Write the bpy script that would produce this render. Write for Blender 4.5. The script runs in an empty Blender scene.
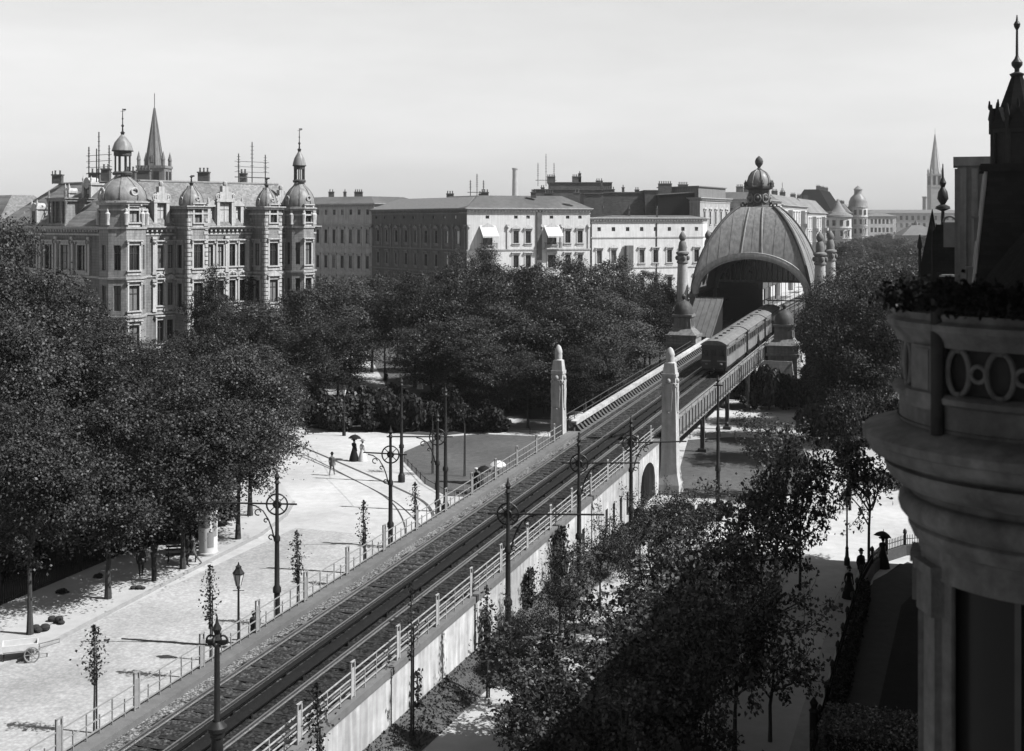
import bpy, bmesh, math, random
import numpy as np
from mathutils import Vector, Matrix, Quaternion

# ------------------------------------------------------------------ camera, sky, sun, exposure
SC = bpy.context.scene
C = SC.collection
R_ = math.radians
FPX, HOR, CAMZ = 1250.0, 220.0, 19.5           # focal length in pixels, horizon row, eye height in metres
cam_d = bpy.data.cameras.new('camera'); cam = bpy.data.objects.new('camera', cam_d); C.objects.link(cam)
cam.location = (0, 0, CAMZ); cam.rotation_euler = (R_(90), 0, 0)
cam_d.sensor_width = 36; cam_d.lens = FPX / 1024 * 36
cam_d.shift_y = -(375.5 - HOR) / 1024
cam_d.clip_start = 0.1; cam_d.clip_end = 6000
cam_d.dof.use_dof = True; cam_d.dof.focus_distance = 105; cam_d.dof.aperture_fstop = 1.9
SC.camera = cam

SUN_EL, SUN_AZ = 48.0, 103.0                     # azimuth clockwise from +Y
world = bpy.data.worlds.new('World'); SC.world = world; world.use_nodes = True
wn = world.node_tree; wn.nodes.clear()
sky = wn.nodes.new('ShaderNodeTexSky'); sky.sky_type = 'NISHITA'; sky.sun_disc = False
sky.sun_elevation = R_(SUN_EL); sky.sun_rotation = R_(SUN_AZ)
sky.air_density = 2.4; sky.dust_density = 0.3; sky.ozone_density = 1.0
bw = wn.nodes.new('ShaderNodeRGBToBW'); bg = wn.nodes.new('ShaderNodeBackground'); wo = wn.nodes.new('ShaderNodeOutputWorld')
bg.inputs['Strength'].default_value = 0.05
# faint high cloud, streaked along the horizon
_tc = wn.nodes.new('ShaderNodeTexCoord'); _mp = wn.nodes.new('ShaderNodeMapping'); _mp.inputs['Scale'].default_value = (2.2, 2.2, 11)
_nz = wn.nodes.new('ShaderNodeTexNoise'); _nz.inputs['Scale'].default_value = 1.6; _nz.inputs['Detail'].default_value = 7; _nz.inputs['Roughness'].default_value = .6
_mr = wn.nodes.new('ShaderNodeMapRange'); _mr.inputs['From Min'].default_value = .3; _mr.inputs['From Max'].default_value = .7; _mr.inputs['To Min'].default_value = .95; _mr.inputs['To Max'].default_value = 1.09
_mu = wn.nodes.new('ShaderNodeMath'); _mu.operation = 'MULTIPLY'
wn.links.new(_tc.outputs['Generated'], _mp.inputs[0]); wn.links.new(_mp.outputs[0], _nz.inputs['Vector']); wn.links.new(_nz.outputs['Fac'], _mr.inputs['Value'])
wn.links.new(sky.outputs[0], bw.inputs[0]); wn.links.new(bw.outputs[0], _mu.inputs[0]); wn.links.new(_mr.outputs[0], _mu.inputs[1]); wn.links.new(_mu.outputs[0], bg.inputs[0]); wn.links.new(bg.outputs[0], wo.inputs[0])
sun_d = bpy.data.lights.new('sun', 'SUN'); sun_d.energy = 5.0; sun_d.angle = R_(0.5); sun_d.color = (1, 1, 1)
sun = bpy.data.objects.new('sun', sun_d); C.objects.link(sun)
_a, _e = R_(SUN_AZ), R_(SUN_EL)
SUNV = Vector((math.sin(_a) * math.cos(_e), math.cos(_a) * math.cos(_e), math.sin(_e)))
sun.rotation_euler = (-SUNV).to_track_quat('-Z', 'Y').to_euler(); sun.location = (60, -20, 90)
SC.view_settings.view_transform = 'Standard'; SC.view_settings.look = 'None'
SC.view_settings.exposure = 1.45; SC.view_settings.gamma = 1.0; SC.view_settings.use_curve_mapping = False

# ------------------------------------------------------------------ frames of reference
def P(px, py, z=0.0):
    y = FPX * (CAMZ - z) / (py - HOR)
    return Vector(((px - 512) / FPX * y, y, z))
def PX(px, y): return (px - 512) / FPX * y
def ZY(py, y): return CAMZ - (py - HOR) * y / FPX
TH = math.atan(444 / 1250); CT, ST = math.cos(TH), math.sin(TH)
def US(u, s, z=0.0): return Vector((CT * u + ST * s, -ST * u + CT * s, z))
UC = -23.16                                     # centre line of the railway
def zt(s): return 2.4 + 0.0264 * (min(s, 150.0) - 33.8)

# ------------------------------------------------------------------ materials (the place is seen in greys)
def mat(name, v, var=0.25, scale=3.0, rough=0.85, bump=0.0, bscale=30.0, metallic=0.0, spec=0.10, big=0.0, streak=0.0, kind=None):
    m = bpy.data.materials.new(name); m.use_nodes = True
    nt = m.node_tree; N = nt.nodes; L = nt.links
    b = N['Principled BSDF']; b.inputs['Roughness'].default_value = rough; b.inputs['Metallic'].default_value = metallic
    b.inputs['Specular IOR Level'].default_value = spec
    tc = N.new('ShaderNodeTexCoord'); out = tc.outputs['Object']
    n1 = N.new('ShaderNodeTexNoise'); n1.inputs['Scale'].default_value = scale; n1.inputs['Detail'].default_value = 8; n1.inputs['Roughness'].default_value = 0.65
    L.new(out, n1.inputs['Vector'])
    mr = N.new('ShaderNodeMapRange'); L.new(n1.outputs['Fac'], mr.inputs['Value'])
    mr.inputs['From Min'].default_value = 0.25; mr.inputs['From Max'].default_value = 0.75
    mr.inputs['To Min'].default_value = v * (1 - var); mr.inputs['To Max'].default_value = v * (1 + var)
    val = mr.outputs[0]
    if big:
        n2 = N.new('ShaderNodeTexNoise'); n2.inputs['Scale'].default_value = scale * 0.08; n2.inputs['Detail'].default_value = 5
        L.new(out, n2.inputs['Vector'])
        m2 = N.new('ShaderNodeMapRange'); L.new(n2.outputs['Fac'], m2.inputs['Value'])
        m2.inputs['From Min'].default_value = 0.3; m2.inputs['From Max'].default_value = 0.7
        m2.inputs['To Min'].default_value = 1 - big; m2.inputs['To Max'].default_value = 1 + big
        mm = N.new('ShaderNodeMath'); mm.operation = 'MULTIPLY'; L.new(val, mm.inputs[0]); L.new(m2.outputs[0], mm.inputs[1]); val = mm.outputs[0]
    if streak:                                   # rain streaks running down the surface
        mp = N.new('ShaderNodeMapping'); mp.inputs['Scale'].default_value = (1.6, 1.6, 0.12); L.new(out, mp.inputs[0])
        n3 = N.new('ShaderNodeTexNoise'); n3.inputs['Scale'].default_value = 2.2; n3.inputs['Detail'].default_value = 6; L.new(mp.outputs[0], n3.inputs['Vector'])
        m3 = N.new('ShaderNodeMapRange'); L.new(n3.outputs['Fac'], m3.inputs['Value'])
        m3.inputs['From Min'].default_value = 0.35; m3.inputs['From Max'].default_value = 0.65
        m3.inputs['To Min'].default_value = 1 - streak; m3.inputs['To Max'].default_value = 1 + streak * 0.4
        mm = N.new('ShaderNodeMath'); mm.operation = 'MULTIPLY'; L.new(val, mm.inputs[0]); L.new(m3.outputs[0], mm.inputs[1]); val = mm.outputs[0]
    if kind == 'island':
        g = N.new('ShaderNodeNewGeometry'); m4 = N.new('ShaderNodeMapRange'); L.new(g.outputs['Random Per Island'], m4.inputs['Value'])
        m4.inputs['To Min'].default_value = 0.25; m4.inputs['To Max'].default_value = 1.9
        oi = N.new('ShaderNodeObjectInfo'); m5 = N.new('ShaderNodeMapRange'); L.new(oi.outputs['Random'], m5.inputs['Value'])
        m5.inputs['To Min'].default_value = 0.75; m5.inputs['To Max'].default_value = 1.3
        mm = N.new('ShaderNodeMath'); mm.operation = 'MULTIPLY'; L.new(val, mm.inputs[0]); L.new(m4.outputs[0], mm.inputs[1])
        m6 = N.new('ShaderNodeMath'); m6.operation = 'MULTIPLY'; L.new(mm.outputs[0], m6.inputs[0]); L.new(m5.outputs[0], m6.inputs[1]); val = m6.outputs[0]
        tr = N.new('ShaderNodeBsdfTranslucent'); mx = N.new('ShaderNodeMixShader'); mx.inputs[0].default_value = 0.14
        cb = N.new('ShaderNodeCombineColor'); [L.new(val, cb.inputs[i]) for i in range(3)]
        L.new(cb.outputs[0], tr.inputs['Color']); L.new(b.outputs[0], mx.inputs[1]); L.new(tr.outputs[0], mx.inputs[2])
        L.new(mx.outputs[0], N['Material Output'].inputs['Surface'])
    if kind in ('cobble', 'brick', 'slate', 'ashlar', 'pebble'):
        if kind in ('cobble', 'pebble'):
            t = N.new('ShaderNodeTexVoronoi'); t.inputs['Scale'].default_value = bscale; t.feature = 'F1'; L.new(out, t.inputs['Vector'])
            fac = t.outputs['Distance']; bh = fac
            m4 = N.new('ShaderNodeMapRange'); L.new(fac, m4.inputs['Value']); m4.inputs['From Min'].default_value = 0.25; m4.inputs['From Max'].default_value = 0.75
            m4.inputs['To Min'].default_value = 1.06; m4.inputs['To Max'].default_value = 0.86 if kind == 'cobble' else 0.3
            cv = N.new('ShaderNodeMapRange'); sp = N.new('ShaderNodeSeparateColor'); L.new(t.outputs['Color'], sp.inputs[0]); L.new(sp.outputs[0], cv.inputs['Value'])
            cv.inputs['To Min'].default_value = 0.9 if kind == 'cobble' else 0.45; cv.inputs['To Max'].default_value = 1.1 if kind == 'cobble' else 1.6
            ma = N.new('ShaderNodeMath'); ma.operation = 'MULTIPLY'; L.new(m4.outputs[0], ma.inputs[0]); L.new(cv.outputs[0], ma.inputs[1])
            mulv = ma.outputs[0]
        else:
            t = N.new('ShaderNodeTexBrick'); t.inputs['Scale'].default_value = bscale
            mp = N.new('ShaderNodeMapping'); L.new(out, mp.inputs[0])
            # bricks run on a vertical plane: use (x+y, z)
            sx = N.new('ShaderNodeSeparateXYZ'); L.new(out, sx.inputs[0]); ad = N.new('ShaderNodeMath'); ad.operation = 'ADD'; L.new(sx.outputs[0], ad.inputs[0]); L.new(sx.outputs[1], ad.inputs[1])
            cx = N.new('ShaderNodeCombineXYZ'); L.new(ad.outputs[0], cx.inputs[0]); L.new(sx.outputs[2], cx.inputs[1]); L.new(cx.outputs[0], t.inputs['Vector'])
            lo = {'brick': 0.75, 'slate': 0.6, 'ashlar': 0.9}[kind]
            t.inputs['Color1'].default_value = (1.1,) * 3 + (1,); t.inputs['Color2'].default_value = (lo,) * 3 + (1,); t.inputs['Mortar'].default_value = ((1.25 if kind == 'brick' else 0.6),) * 3 + (1,)
            t.inputs['Mortar Size'].default_value = 0.015; t.inputs['Brick Width'].default_value = 0.7; t.inputs['Row Height'].default_value = 0.3
            sp = N.new('ShaderNodeRGBToBW'); L.new(t.outputs['Color'], sp.inputs[0]); mulv = sp.outputs[0]; bh = mulv
        mm = N.new('ShaderNodeMath'); mm.operation = 'MULTIPLY'; L.new(val, mm.inputs[0]); L.new(mulv, mm.inputs[1]); val = mm.outputs[0]
        if bump:
            bp = N.new('ShaderNodeBump'); bp.inputs['Strength'].default_value = bump; bp.inputs['Distance'].default_value = 0.03
            if kind in ('cobble', 'pebble'): bp.invert = True
            L.new(bh, bp.inputs['Height']); L.new(bp.outputs[0], b.inputs['Normal'])
    elif bump:
        nb = N.new('ShaderNodeTexNoise'); nb.inputs['Scale'].default_value = bscale; nb.inputs['Detail'].default_value = 6; L.new(out, nb.inputs['Vector'])
        bp = N.new('ShaderNodeBump'); bp.inputs['Strength'].default_value = bump; bp.inputs['Distance'].default_value = 0.05
        L.new(nb.outputs['Fac'], bp.inputs['Height']); L.new(bp.outputs[0], b.inputs['Normal'])
    cb = N.new('ShaderNodeCombineColor'); [L.new(val, cb.inputs[i]) for i in range(3)]
    L.new(cb.outputs[0], b.inputs['Base Color'])
    return m
M = {}
def dm(key, *a, **k): M[key] = mat(key, *a, **k)
dm('street', 0.19, 0.16, 2.2, 0.9, 0.12, 6.5, big=0.22, kind='cobble')
dm('sand', 0.225, 0.16, 1.4, 0.95, 0.12, 9, big=0.2)
dm('slabs', 0.21, 0.12, 1.2, 0.9, 0.06, 14, big=0.10)
dm('kerb', 0.16, 0.2, 3, 0.85, 0.05)
dm('earth', 0.03, 0.4, 1.2, 0.95, 0.4, 12, big=0.3)
dm('lawn', 0.048, 0.35, 2.0, 0.95, 0.5, 30, big=0.2)
dm('blade', 0.04, 0.3, 2, 0.9)
dm('ballast', 0.03, 0.45, 1.3, 0.95, 0.8, 9, big=0.3, kind='pebble')
dm('chips', 0.095, 0.4, 1.3, 0.95, 0.8, 13, big=0.2, kind='pebble')
dm('timber', 0.014, 0.45, 6, 0.8, 0.2, 40)
dm('board', 0.006, 0.4, 4, 0.7)
dm('rail', 0.5, 0.2, 8, 0.3, metallic=1.0)
dm('iron_mid', 0.13, 0.2, 5, 0.6)
dm('girder', 0.12, 0.25, 3, 0.7, streak=0.3)
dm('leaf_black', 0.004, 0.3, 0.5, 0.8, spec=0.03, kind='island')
dm('cinder', 0.014, 0.5, 1.5, 0.95, 0.8, 9, big=0.3, kind='pebble')
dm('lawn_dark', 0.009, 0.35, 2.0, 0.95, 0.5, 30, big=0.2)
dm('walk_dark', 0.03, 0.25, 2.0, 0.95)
dm('flank_stone', 0.05, 0.3, 1.0, 0.9, 0.05, 20, streak=0.3, big=0.15)  # for the corner house flank, much darker than the front plaster
dm('flank_trim', 0.085, 0.3, 2.0, 0.9, streak=0.3)
dm('bay_glass', 0.006, 0.2, 0.6, 0.3, spec=0.08)
dm('leaf_hedge', 0.05, 0.3, 0.5, 0.35, spec=0.6, kind='island')
dm('leaf_young', 0.03, 0.3, 0.5, 0.48, spec=0.2, kind='island')
dm('iron', 0.01, 0.35, 5, 0.5, spec=0.15)
dm('iron_grey', 0.04, 0.3, 5, 0.55, spec=0.15)
dm('iron_pale', 0.2, 0.22, 4, 0.6, streak=0.2)
dm('concrete', 0.075, 0.2, 2.5, 0.9, 0.08, 20, big=0.15)
dm('render_white', 0.235, 0.28, 1.1, 0.9, 0.1, 14, big=0.3, streak=0.3)
dm('stone', 0.23, 0.2, 2.5, 0.85, 0.1, 18, streak=0.22, big=0.1)
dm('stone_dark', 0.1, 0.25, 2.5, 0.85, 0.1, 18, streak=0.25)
dm('ashlar', 0.14, 0.18, 2.0, 0.85, 0.1, 1.0, streak=0.25, big=0.12, kind='ashlar')
dm('ashlar_warm', 0.105, 0.22, 2.0, 0.85, 0.1, 0.9, streak=0.28, big=0.15, kind='ashlar')
dm('trim', 0.24, 0.2, 4, 0.85, 0.08, 20, streak=0.25)
dm('plaster', 0.34, 0.10, 0.8, 0.9, 0.04, 20, streak=0.14, big=0.08)
dm('plaster_trim', 0.29, 0.14, 3, 0.9, streak=0.2)
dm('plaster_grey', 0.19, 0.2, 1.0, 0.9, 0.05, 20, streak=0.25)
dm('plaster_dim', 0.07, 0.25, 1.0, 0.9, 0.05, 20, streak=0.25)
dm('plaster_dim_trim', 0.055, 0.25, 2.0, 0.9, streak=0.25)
dm('slate', 0.115, 0.22, 1.5, 0.7, 0.25, 2.0, big=0.25, kind='slate')
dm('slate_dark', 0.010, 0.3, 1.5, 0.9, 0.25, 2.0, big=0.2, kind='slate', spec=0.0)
dm('felt', 0.06, 0.3, 1.2, 0.9, big=0.25)
dm('zinc', 0.1, 0.25, 1.5, 0.55, spec=0.5, streak=0.25)
dm('copper', 0.125, 0.16, 3.0, 0.42, 0.05, 12, streak=0.28)
dm('copper_dark', 0.04, 0.3, 2.0, 0.6, streak=0.3)
dm('brick', 0.06, 0.25, 1.5, 0.9, 0.1, 1.3, big=0.25, kind='brick')
dm('tar', 0.008, 0.3, 1.5, 0.9, streak=0.3)
dm('glass', 0.012, 0.3, 0.6, 0.12, spec=0.5)
dm('blind', 0.09, 0.2, 2, 0.8)
dm('curtain', 0.15, 0.25, 3, 0.9)
dm('frame_pale', 0.13, 0.15, 4, 0.7)
dm('frame_dark', 0.03, 0.2, 4, 0.6)
dm('awning', 0.29, 0.08, 2, 0.9)
dm('leaf', 0.018, 0.3, 0.5, 0.5, spec=0.16, kind='island')
dm('leaf_pale', 0.028, 0.3, 0.5, 0.5, spec=0.16, kind='island')
dm('leaf_dark', 0.011, 0.3, 0.5, 0.55, spec=0.08, kind='island')
dm('bark', 0.03, 0.35, 6, 0.9, 0.4, 20)
dm('bark_pale', 0.06, 0.35, 6, 0.9, 0.4, 20)
dm('cloth_black', 0.007, 0.3, 8, 0.9)
dm('cloth_dark', 0.017, 0.3, 8, 0.9)
dm('cloth_grey', 0.07, 0.2, 8, 0.9)
dm('cloth_white', 0.34, 0.1, 8, 0.9)
dm('skin', 0.2, 0.08, 8, 0.6)
dm('oriel', 0.06, 0.35, 7, 0.8, 0.35, 45, streak=0.35, big=0.2)
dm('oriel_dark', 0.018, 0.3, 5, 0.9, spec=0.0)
dm('poster', 0.33, 0.15, 2.5, 0.9)
dm('paint_dark', 0.008, 0.3, 3, 0.35, spec=0.5)
dm('paint_yellow', 0.13, 0.2, 3, 0.4, spec=0.5, streak=0.25)
dm('canvas', 0.09, 0.25, 2, 0.8, streak=0.2)
dm('hazed_stone', 0.2, 0.2, 0.6, 0.9)  # kept pale so the colour itself carries the distance haze
dm('far_dark', 0.08, 0.2, 0.6, 0.9)

# ------------------------------------------------------------------ mesh collector
class MB:
    def __init__(s): s.v = []; s.f = []; s.sm = []
    def add(s, vs, fs, smooth=False):
        o = len(s.v); s.v += [tuple(v) for v in vs]
        for f in fs: s.f.append([i + o for i in f]); s.sm.append(smooth)
        return s
    def box(s, c, d, rz=0.0, ax=None):
        hx, hy, hz = d[0] / 2, d[1] / 2, d[2] / 2; cc, sn = math.cos(rz), math.sin(rz); vs = []
        for dz in (-hz, hz):
            for dx, dy in ((-hx, -hy), (hx, -hy), (hx, hy), (-hx, hy)):
                if ax: p = Vector(c) + ax[0] * dx + ax[1] * dy + ax[2] * dz
                else: p = (c[0] + dx * cc - dy * sn, c[1] + dx * sn + dy * cc, c[2] + dz)
                vs.append(p)
        return s.add(vs, [(3, 2, 1, 0), (4, 5, 6, 7), (0, 1, 5, 4), (1, 2, 6, 5), (2, 3, 7, 6), (3, 0, 4, 7)])
    def bx(s, x0, x1, y0, y1, z0, z1): return s.box(((x0 + x1) / 2, (y0 + y1) / 2, (z0 + z1) / 2), (abs(x1 - x0), abs(y1 - y0), abs(z1 - z0)))
    def tube(s, pts, r, n=8, cap=True, smooth=True):
        pts = [Vector(p) for p in pts]; k = len(pts); rr = r if isinstance(r, (list, tuple)) else [r] * k
        vs = []; t0 = (pts[1] - pts[0]).normalized(); a = t0.orthogonal().normalized()
        for i, p in enumerate(pts):
            t = (pts[min(i + 1, k - 1)] - pts[max(i - 1, 0)])
            t = t.normalized() if t.length > 1e-9 else t0
            a = (a - t * a.dot(t)); a = a.normalized() if a.length > 1e-6 else t.orthogonal().normalized()
            b = t.cross(a)
            for j in range(n):
                q = 2 * math.pi * j / n; vs.append(p + (a * math.cos(q) + b * math.sin(q)) * rr[i])
        fs = [(i * n + j, i * n + (j + 1) % n, (i + 1) * n + (j + 1) % n, (i + 1) * n + j) for i in range(k - 1) for j in range(n)]
        s.add(vs, fs, smooth)
        if cap: s.add(vs[:n], [tuple(range(n))[::-1]]); s.add(vs[-n:], [tuple(range(n))])
        return s
    def lathe(s, prof, n=16, c=(0, 0, 0), a0=0.0, a1=2 * math.pi, smooth=True, rot=0.0):
        full = abs(a1 - a0 - 2 * math.pi) < 1e-6; m = n if full else n + 1; vs = []
        for r, z in prof:
            for j in range(m):
                q = a0 + (a1 - a0) * j / n + rot; vs.append((c[0] + r * math.cos(q), c[1] + r * math.sin(q), c[2] + z))
        fs = []
        for i in range(len(prof) - 1):
            for j in range(n if not full else m):
                k = (j + 1) % m if full else j + 1
                fs.append((i * m + j, i * m + k, (i + 1) * m + k, (i + 1) * m + j))
        return s.add(vs, fs, smooth)
    def prism(s, poly, z0, z1):
        n = len(poly); vs = [(p[0], p[1], z0) for p in poly] + [(p[0], p[1], z1) for p in poly]
        return s.add(vs, [tuple(range(n))[::-1], tuple(range(n, 2 * n))] + [(i, (i + 1) % n, n + (i + 1) % n, n + i) for i in range(n)])
    def frustum(s, a, z0, b, z1, cap=True):
        n = len(a); vs = [(p[0], p[1], z0) for p in a] + [(p[0], p[1], z1) for p in b]
        s.add(vs, [(i, (i + 1) % n, n + (i + 1) % n, n + i) for i in range(n)])
        if cap: s.add(vs[n:], [tuple(range(n))])
        return s
    def sphere(s, c, r, n=10, sz=1.0):
        k = max(4, n // 2)
        return s.lathe([(max(1e-4, r * math.sin(math.pi * i / k)), -r * sz * math.cos(math.pi * i / k)) for i in range(k + 1)], n, c)
    def torus(s, c, R, r, ax1, ax2, n=20, m=6, sx=1.0, sy=1.0, arc=(0, 2 * math.pi)):
        pts = [Vector(c) + Vector(ax1) * R * sx * math.cos(arc[0] + (arc[1] - arc[0]) * i / n) + Vector(ax2) * R * sy * math.sin(arc[0] + (arc[1] - arc[0]) * i / n) for i in range(n + 1)]
        return s.tube(pts, r, m, cap=False)
    def strip(s, u0, u1, z0, z1, ss, zf=zt):      # a bar that follows the railway's gradient
        ss = list(ss)
        for a, b in zip(ss[:-1], ss[1:]):
            za, zb = zf(a), zf(b); vs = []
            for q, zz in ((a, za), (b, zb)): vs += [(u0, q, zz + z0), (u1, q, zz + z0), (u1, q, zz + z1), (u0, q, zz + z1)]
            fs = [(0, 1, 5, 4), (1, 2, 6, 5), (2, 3, 7, 6), (3, 0, 4, 7)]
            if a == ss[0]: fs.append((3, 2, 1, 0))
            if b == ss[-1]: fs.append((4, 5, 6, 7))
            s.add(vs, fs)
        return s
    def data(s, name, m):
        me = bpy.data.meshes.new(name); me.from_pydata(s.v, [], s.f)
        me.polygons.foreach_set('use_smooth', s.sm); me.materials.append(M[m] if isinstance(m, str) else m); me.update()
        if any(s.sm): me.set_sharp_from_angle(angle=R_(38))
        return me
    def build(s, name, m, parent=None, off=(0, 0, 0), fix=False):
        if any(off): s.v = [(a - off[0], b - off[1], c - off[2]) for a, b, c in s.v]
        me = s.data(name, m)
        if fix:
            bm = bmesh.new(); bm.from_mesh(me); bmesh.ops.recalc_face_normals(bm, faces=bm.faces); bm.to_mesh(me); bm.free()
        return link(name, me, parent)
def link(name, me, parent=None, loc=None, rz=0.0):
    o = bpy.data.objects.new(name, me); C.objects.link(o)
    if parent: o.parent = parent
    if loc is not None: o.location = loc
    if rz: o.rotation_euler = (0, 0, rz)
    return o
def tag(o, label, cat, group=None, kind=None):
    o['label'] = label; o['category'] = cat
    if group: o['group'] = group
    if kind: o['kind'] = kind
    return o
def thing(name, label, cat, loc=(0, 0, 0), rz=0.0, group=None):
    o = link(name, None, None, loc, rz); o.empty_display_size = 0.3; return tag(o, label, cat, group)
def struct(o, kind='structure'): o['kind'] = kind; return o
def copy_thing(src, loc, rz, label=None, scale=None):
    r = src.copy(); C.objects.link(r); r.location = loc; r.rotation_euler = (0, 0, rz)
    if label: r['label'] = label
    if scale: r.scale = scale
    def rec(a, b):
        for ch in a.children:
            c = ch.copy(); C.objects.link(c); c.parent = b; rec(ch, c)
    rec(src, r); return r
def part(name, me, parent, loc=(0, 0, 0), rz=0.0): return link(name, me, parent, loc, rz)
def TT(name, label, cat, u, s, z=0.0, group=None): return thing(name, label, cat, US(u, s, z), -TH, group)
rng = random.Random(7)

# ------------------------------------------------------------------ ground
def sheet(name, pts, z, m, thick=0.0):
    mb = MB()
    n = len(pts)
    if thick:
        mb.prism(pts, z - thick, z)
    else: mb.add([(p[0], p[1], z) for p in pts], [tuple(range(n))])
    me = mb.data(name, m)
    bm = bmesh.new(); bm.from_mesh(me); bmesh.ops.triangulate(bm, faces=[f for f in bm.faces if len(f.verts) > 4]); bmesh.ops.recalc_face_normals(bm, faces=bm.faces)
    if not thick:
        for f in bm.faces:
            if f.normal.z < 0: f.normal_flip()
    bm.to_mesh(me); bm.free()
    return struct(link(name, me))
def G(*pp): return [P(a, b) for a, b in pp]
sheet('ground', [(-1500, -150), (1500, -150), (1500, 1600), (-1500, 1600)], 0.0, 'sand')
sheet('road', [US(-39.4, 15), US(-26.6, 15), US(-26.6, 70), US(-39.4, 70)], 0.004, 'street')
# pavement along the villa gardens with its kerb
kerb_px = [(-60, 700), (40, 650), (150, 592.5), (262, 535), (286, 516), (294, 503)]
kp = G(*kerb_px)
back = G((270, 470), (225, 500), (160, 540), (0, 608), (-70, 640))
sheet('pavement', [p for p in kp] + back, 0.12, 'slabs', 0.13)
km = MB()
for a, b in zip(kp[:-1], kp[1:]):
    d = (b - a); L = d.length; ang = math.atan2(d.y, d.x); c = (a + b) / 2
    km.box((c.x, c.y, 0.07), (L + 0.05, 0.16, 0.145), ang)
struct(km.build('kerb', 'kerb'))
sheet('garden_soil', G((-70, 640), (0, 608), (160, 540), (225, 500), (262, 462), (240, 430), (200, 400), (100, 385), (-80, 385)), 0.05, 'earth')
sheet('park_soil', G((305, 428), (440, 436), (486, 431), (500, 418), (556, 420), (640, 395), (700, 370), (670, 345), (560, 350), (470, 372), (395, 392), (310, 396)), 0.012, 'earth')
sheet('lawn', G((404, 462), (404, 452), (436, 438), (480, 434), (556, 437), (556, 446), (508, 480), (472, 497), (446, 496), (425, 484)), 0.02, 'lawn')
sheet('lawn.001', G((672, 497), (688, 440), (735, 437), (800, 440), (812, 470), (806, 492), (740, 500)), 0.02, 'lawn')
sheet('lawn.002', [US(-14.5, 129), US(4, 129), US(4, 150), US(-14.5, 150)], 0.02, 'lawn')
sheet('lawn.003', [US(-60, 128), US(-33, 128), US(-33, 190), US(-95, 190)], 0.008, 'lawn')
mb = MB(); _rs = np.random.RandomState(4); _n = 52        # grassed bank running up to the foot of the wall
for i in range(_n + 1):
    s_ = 30 + 52 * i / _n; hb = .62 if s_ < 66 else max(.05, .62 - (s_ - 66) * .045)
    for j in range(6): f = j / 5; uo = -18.75 + 1.2 * i / _n; q = US(-19.88 + (uo + 19.88) * f, s_); mb.v.append((q.x, q.y, hb * (1 - f) + .02 + float(_rs.normal() * .03) * (0 < j < 5)))
mb.f = [[i * 6 + j, i * 6 + j + 1, i * 6 + j + 7, i * 6 + j + 6] for i in range(_n) for j in range(5)]; mb.sm = [True] * len(mb.f)
struct(mb.build('grass_verge', 'lawn', None, (0, 0, 0), True))
sheet('path', [US(-18.8, 30), US(-14.6, 30), US(-14.4, 84), US(-17.5, 84)], 0.008, 'slabs')
sheet('tree_bed', [US(-14.4, 30), US(-9.4, 30), US(-9.4, 62), US(-14.2, 64)], 0.03, 'earth')
sheet('pavement.001', [US(-8.6, 20), US(-5.0, 20), US(-5.0, 72), US(-8.6, 72)], 0.10, 'slabs', 0.10)
struct(MB().box((0, 0, 0.05), (0.22, 52, 0.112)).build('kerb.001', 'kerb')); o = bpy.data.objects['kerb.001']; o.location = US(-8.72, 46); o.rotation_euler = (0, 0, -TH)
sheet('mosaic_strip', [US(-5.75, 20), US(-5.12, 20), US(-5.12, 72), US(-5.75, 72)], 0.106, 'kerb')
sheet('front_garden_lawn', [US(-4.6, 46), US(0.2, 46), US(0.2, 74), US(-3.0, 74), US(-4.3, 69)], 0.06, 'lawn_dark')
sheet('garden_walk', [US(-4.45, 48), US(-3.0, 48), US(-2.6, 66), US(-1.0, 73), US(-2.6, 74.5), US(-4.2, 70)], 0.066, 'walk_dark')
# tram rails let into the paving of the square
def px_curve(pts, n=24):
    p = [P(a, b) for a, b in pts]; out = []
    q = [p[0]] + p + [p[-1]]
    for i in range(1, len(q) - 2):
        for k in range(n):
            t = k / n
            out.append(0.5 * ((2 * q[i]) + (q[i + 1] - q[i - 1]) * t + (2 * q[i - 1] - 5 * q[i] + 4 * q[i + 1] - q[i + 2]) * t * t + (3 * q[i] - q[i - 1] - 3 * q[i + 1] + q[i + 2]) * t ** 3))
    out.append(p[-1]); return out
def ribbon(mb, pts, w, z):
    for a, b in zip(pts[:-1], pts[1:]):
        d = (b - a)
        if d.length < 1e-6: continue
        nn = Vector((-d.y, d.x, 0)).normalized() * w / 2
        mb.add([(a - nn)[:2] + (z,), (b - nn)[:2] + (z,), (b + nn)[:2] + (z,), (a + nn)[:2] + (z,)], [(0, 1, 2, 3)])
for k, (pts, w) in enumerate([([(250, 425), (305, 448), (345, 465), (395, 487), (425, 503), (436, 522)], 0.24), ([(252, 432), (308, 456.5), (345, 475), (385, 497), (402, 518), (405, 540), (395, 556)], 0.10), ([(250, 438), (300, 456), (350, 478), (395, 502), (425, 530)], 0.09)]):
    mb = MB(); ribbon(mb, px_curve(pts), w, 0.010 + 0.003 * k); struct(mb.build('tram_rail', 'iron_grey' if k == 0 else 'walk_dark'))

# ------------------------------------------------------------------ the railway ramp
def rng_s(a, b, n): return [a + (b - a) * i / n for i in range(n + 1)]
S0, S1 = 22.0, 88.0
ramp = TT('railway_ramp', 'pale rendered railway ramp with a blind arch climbing to the iron viaduct', 'railway ramp', UC, 55)
RO = (UC, 55, 0)
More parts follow.
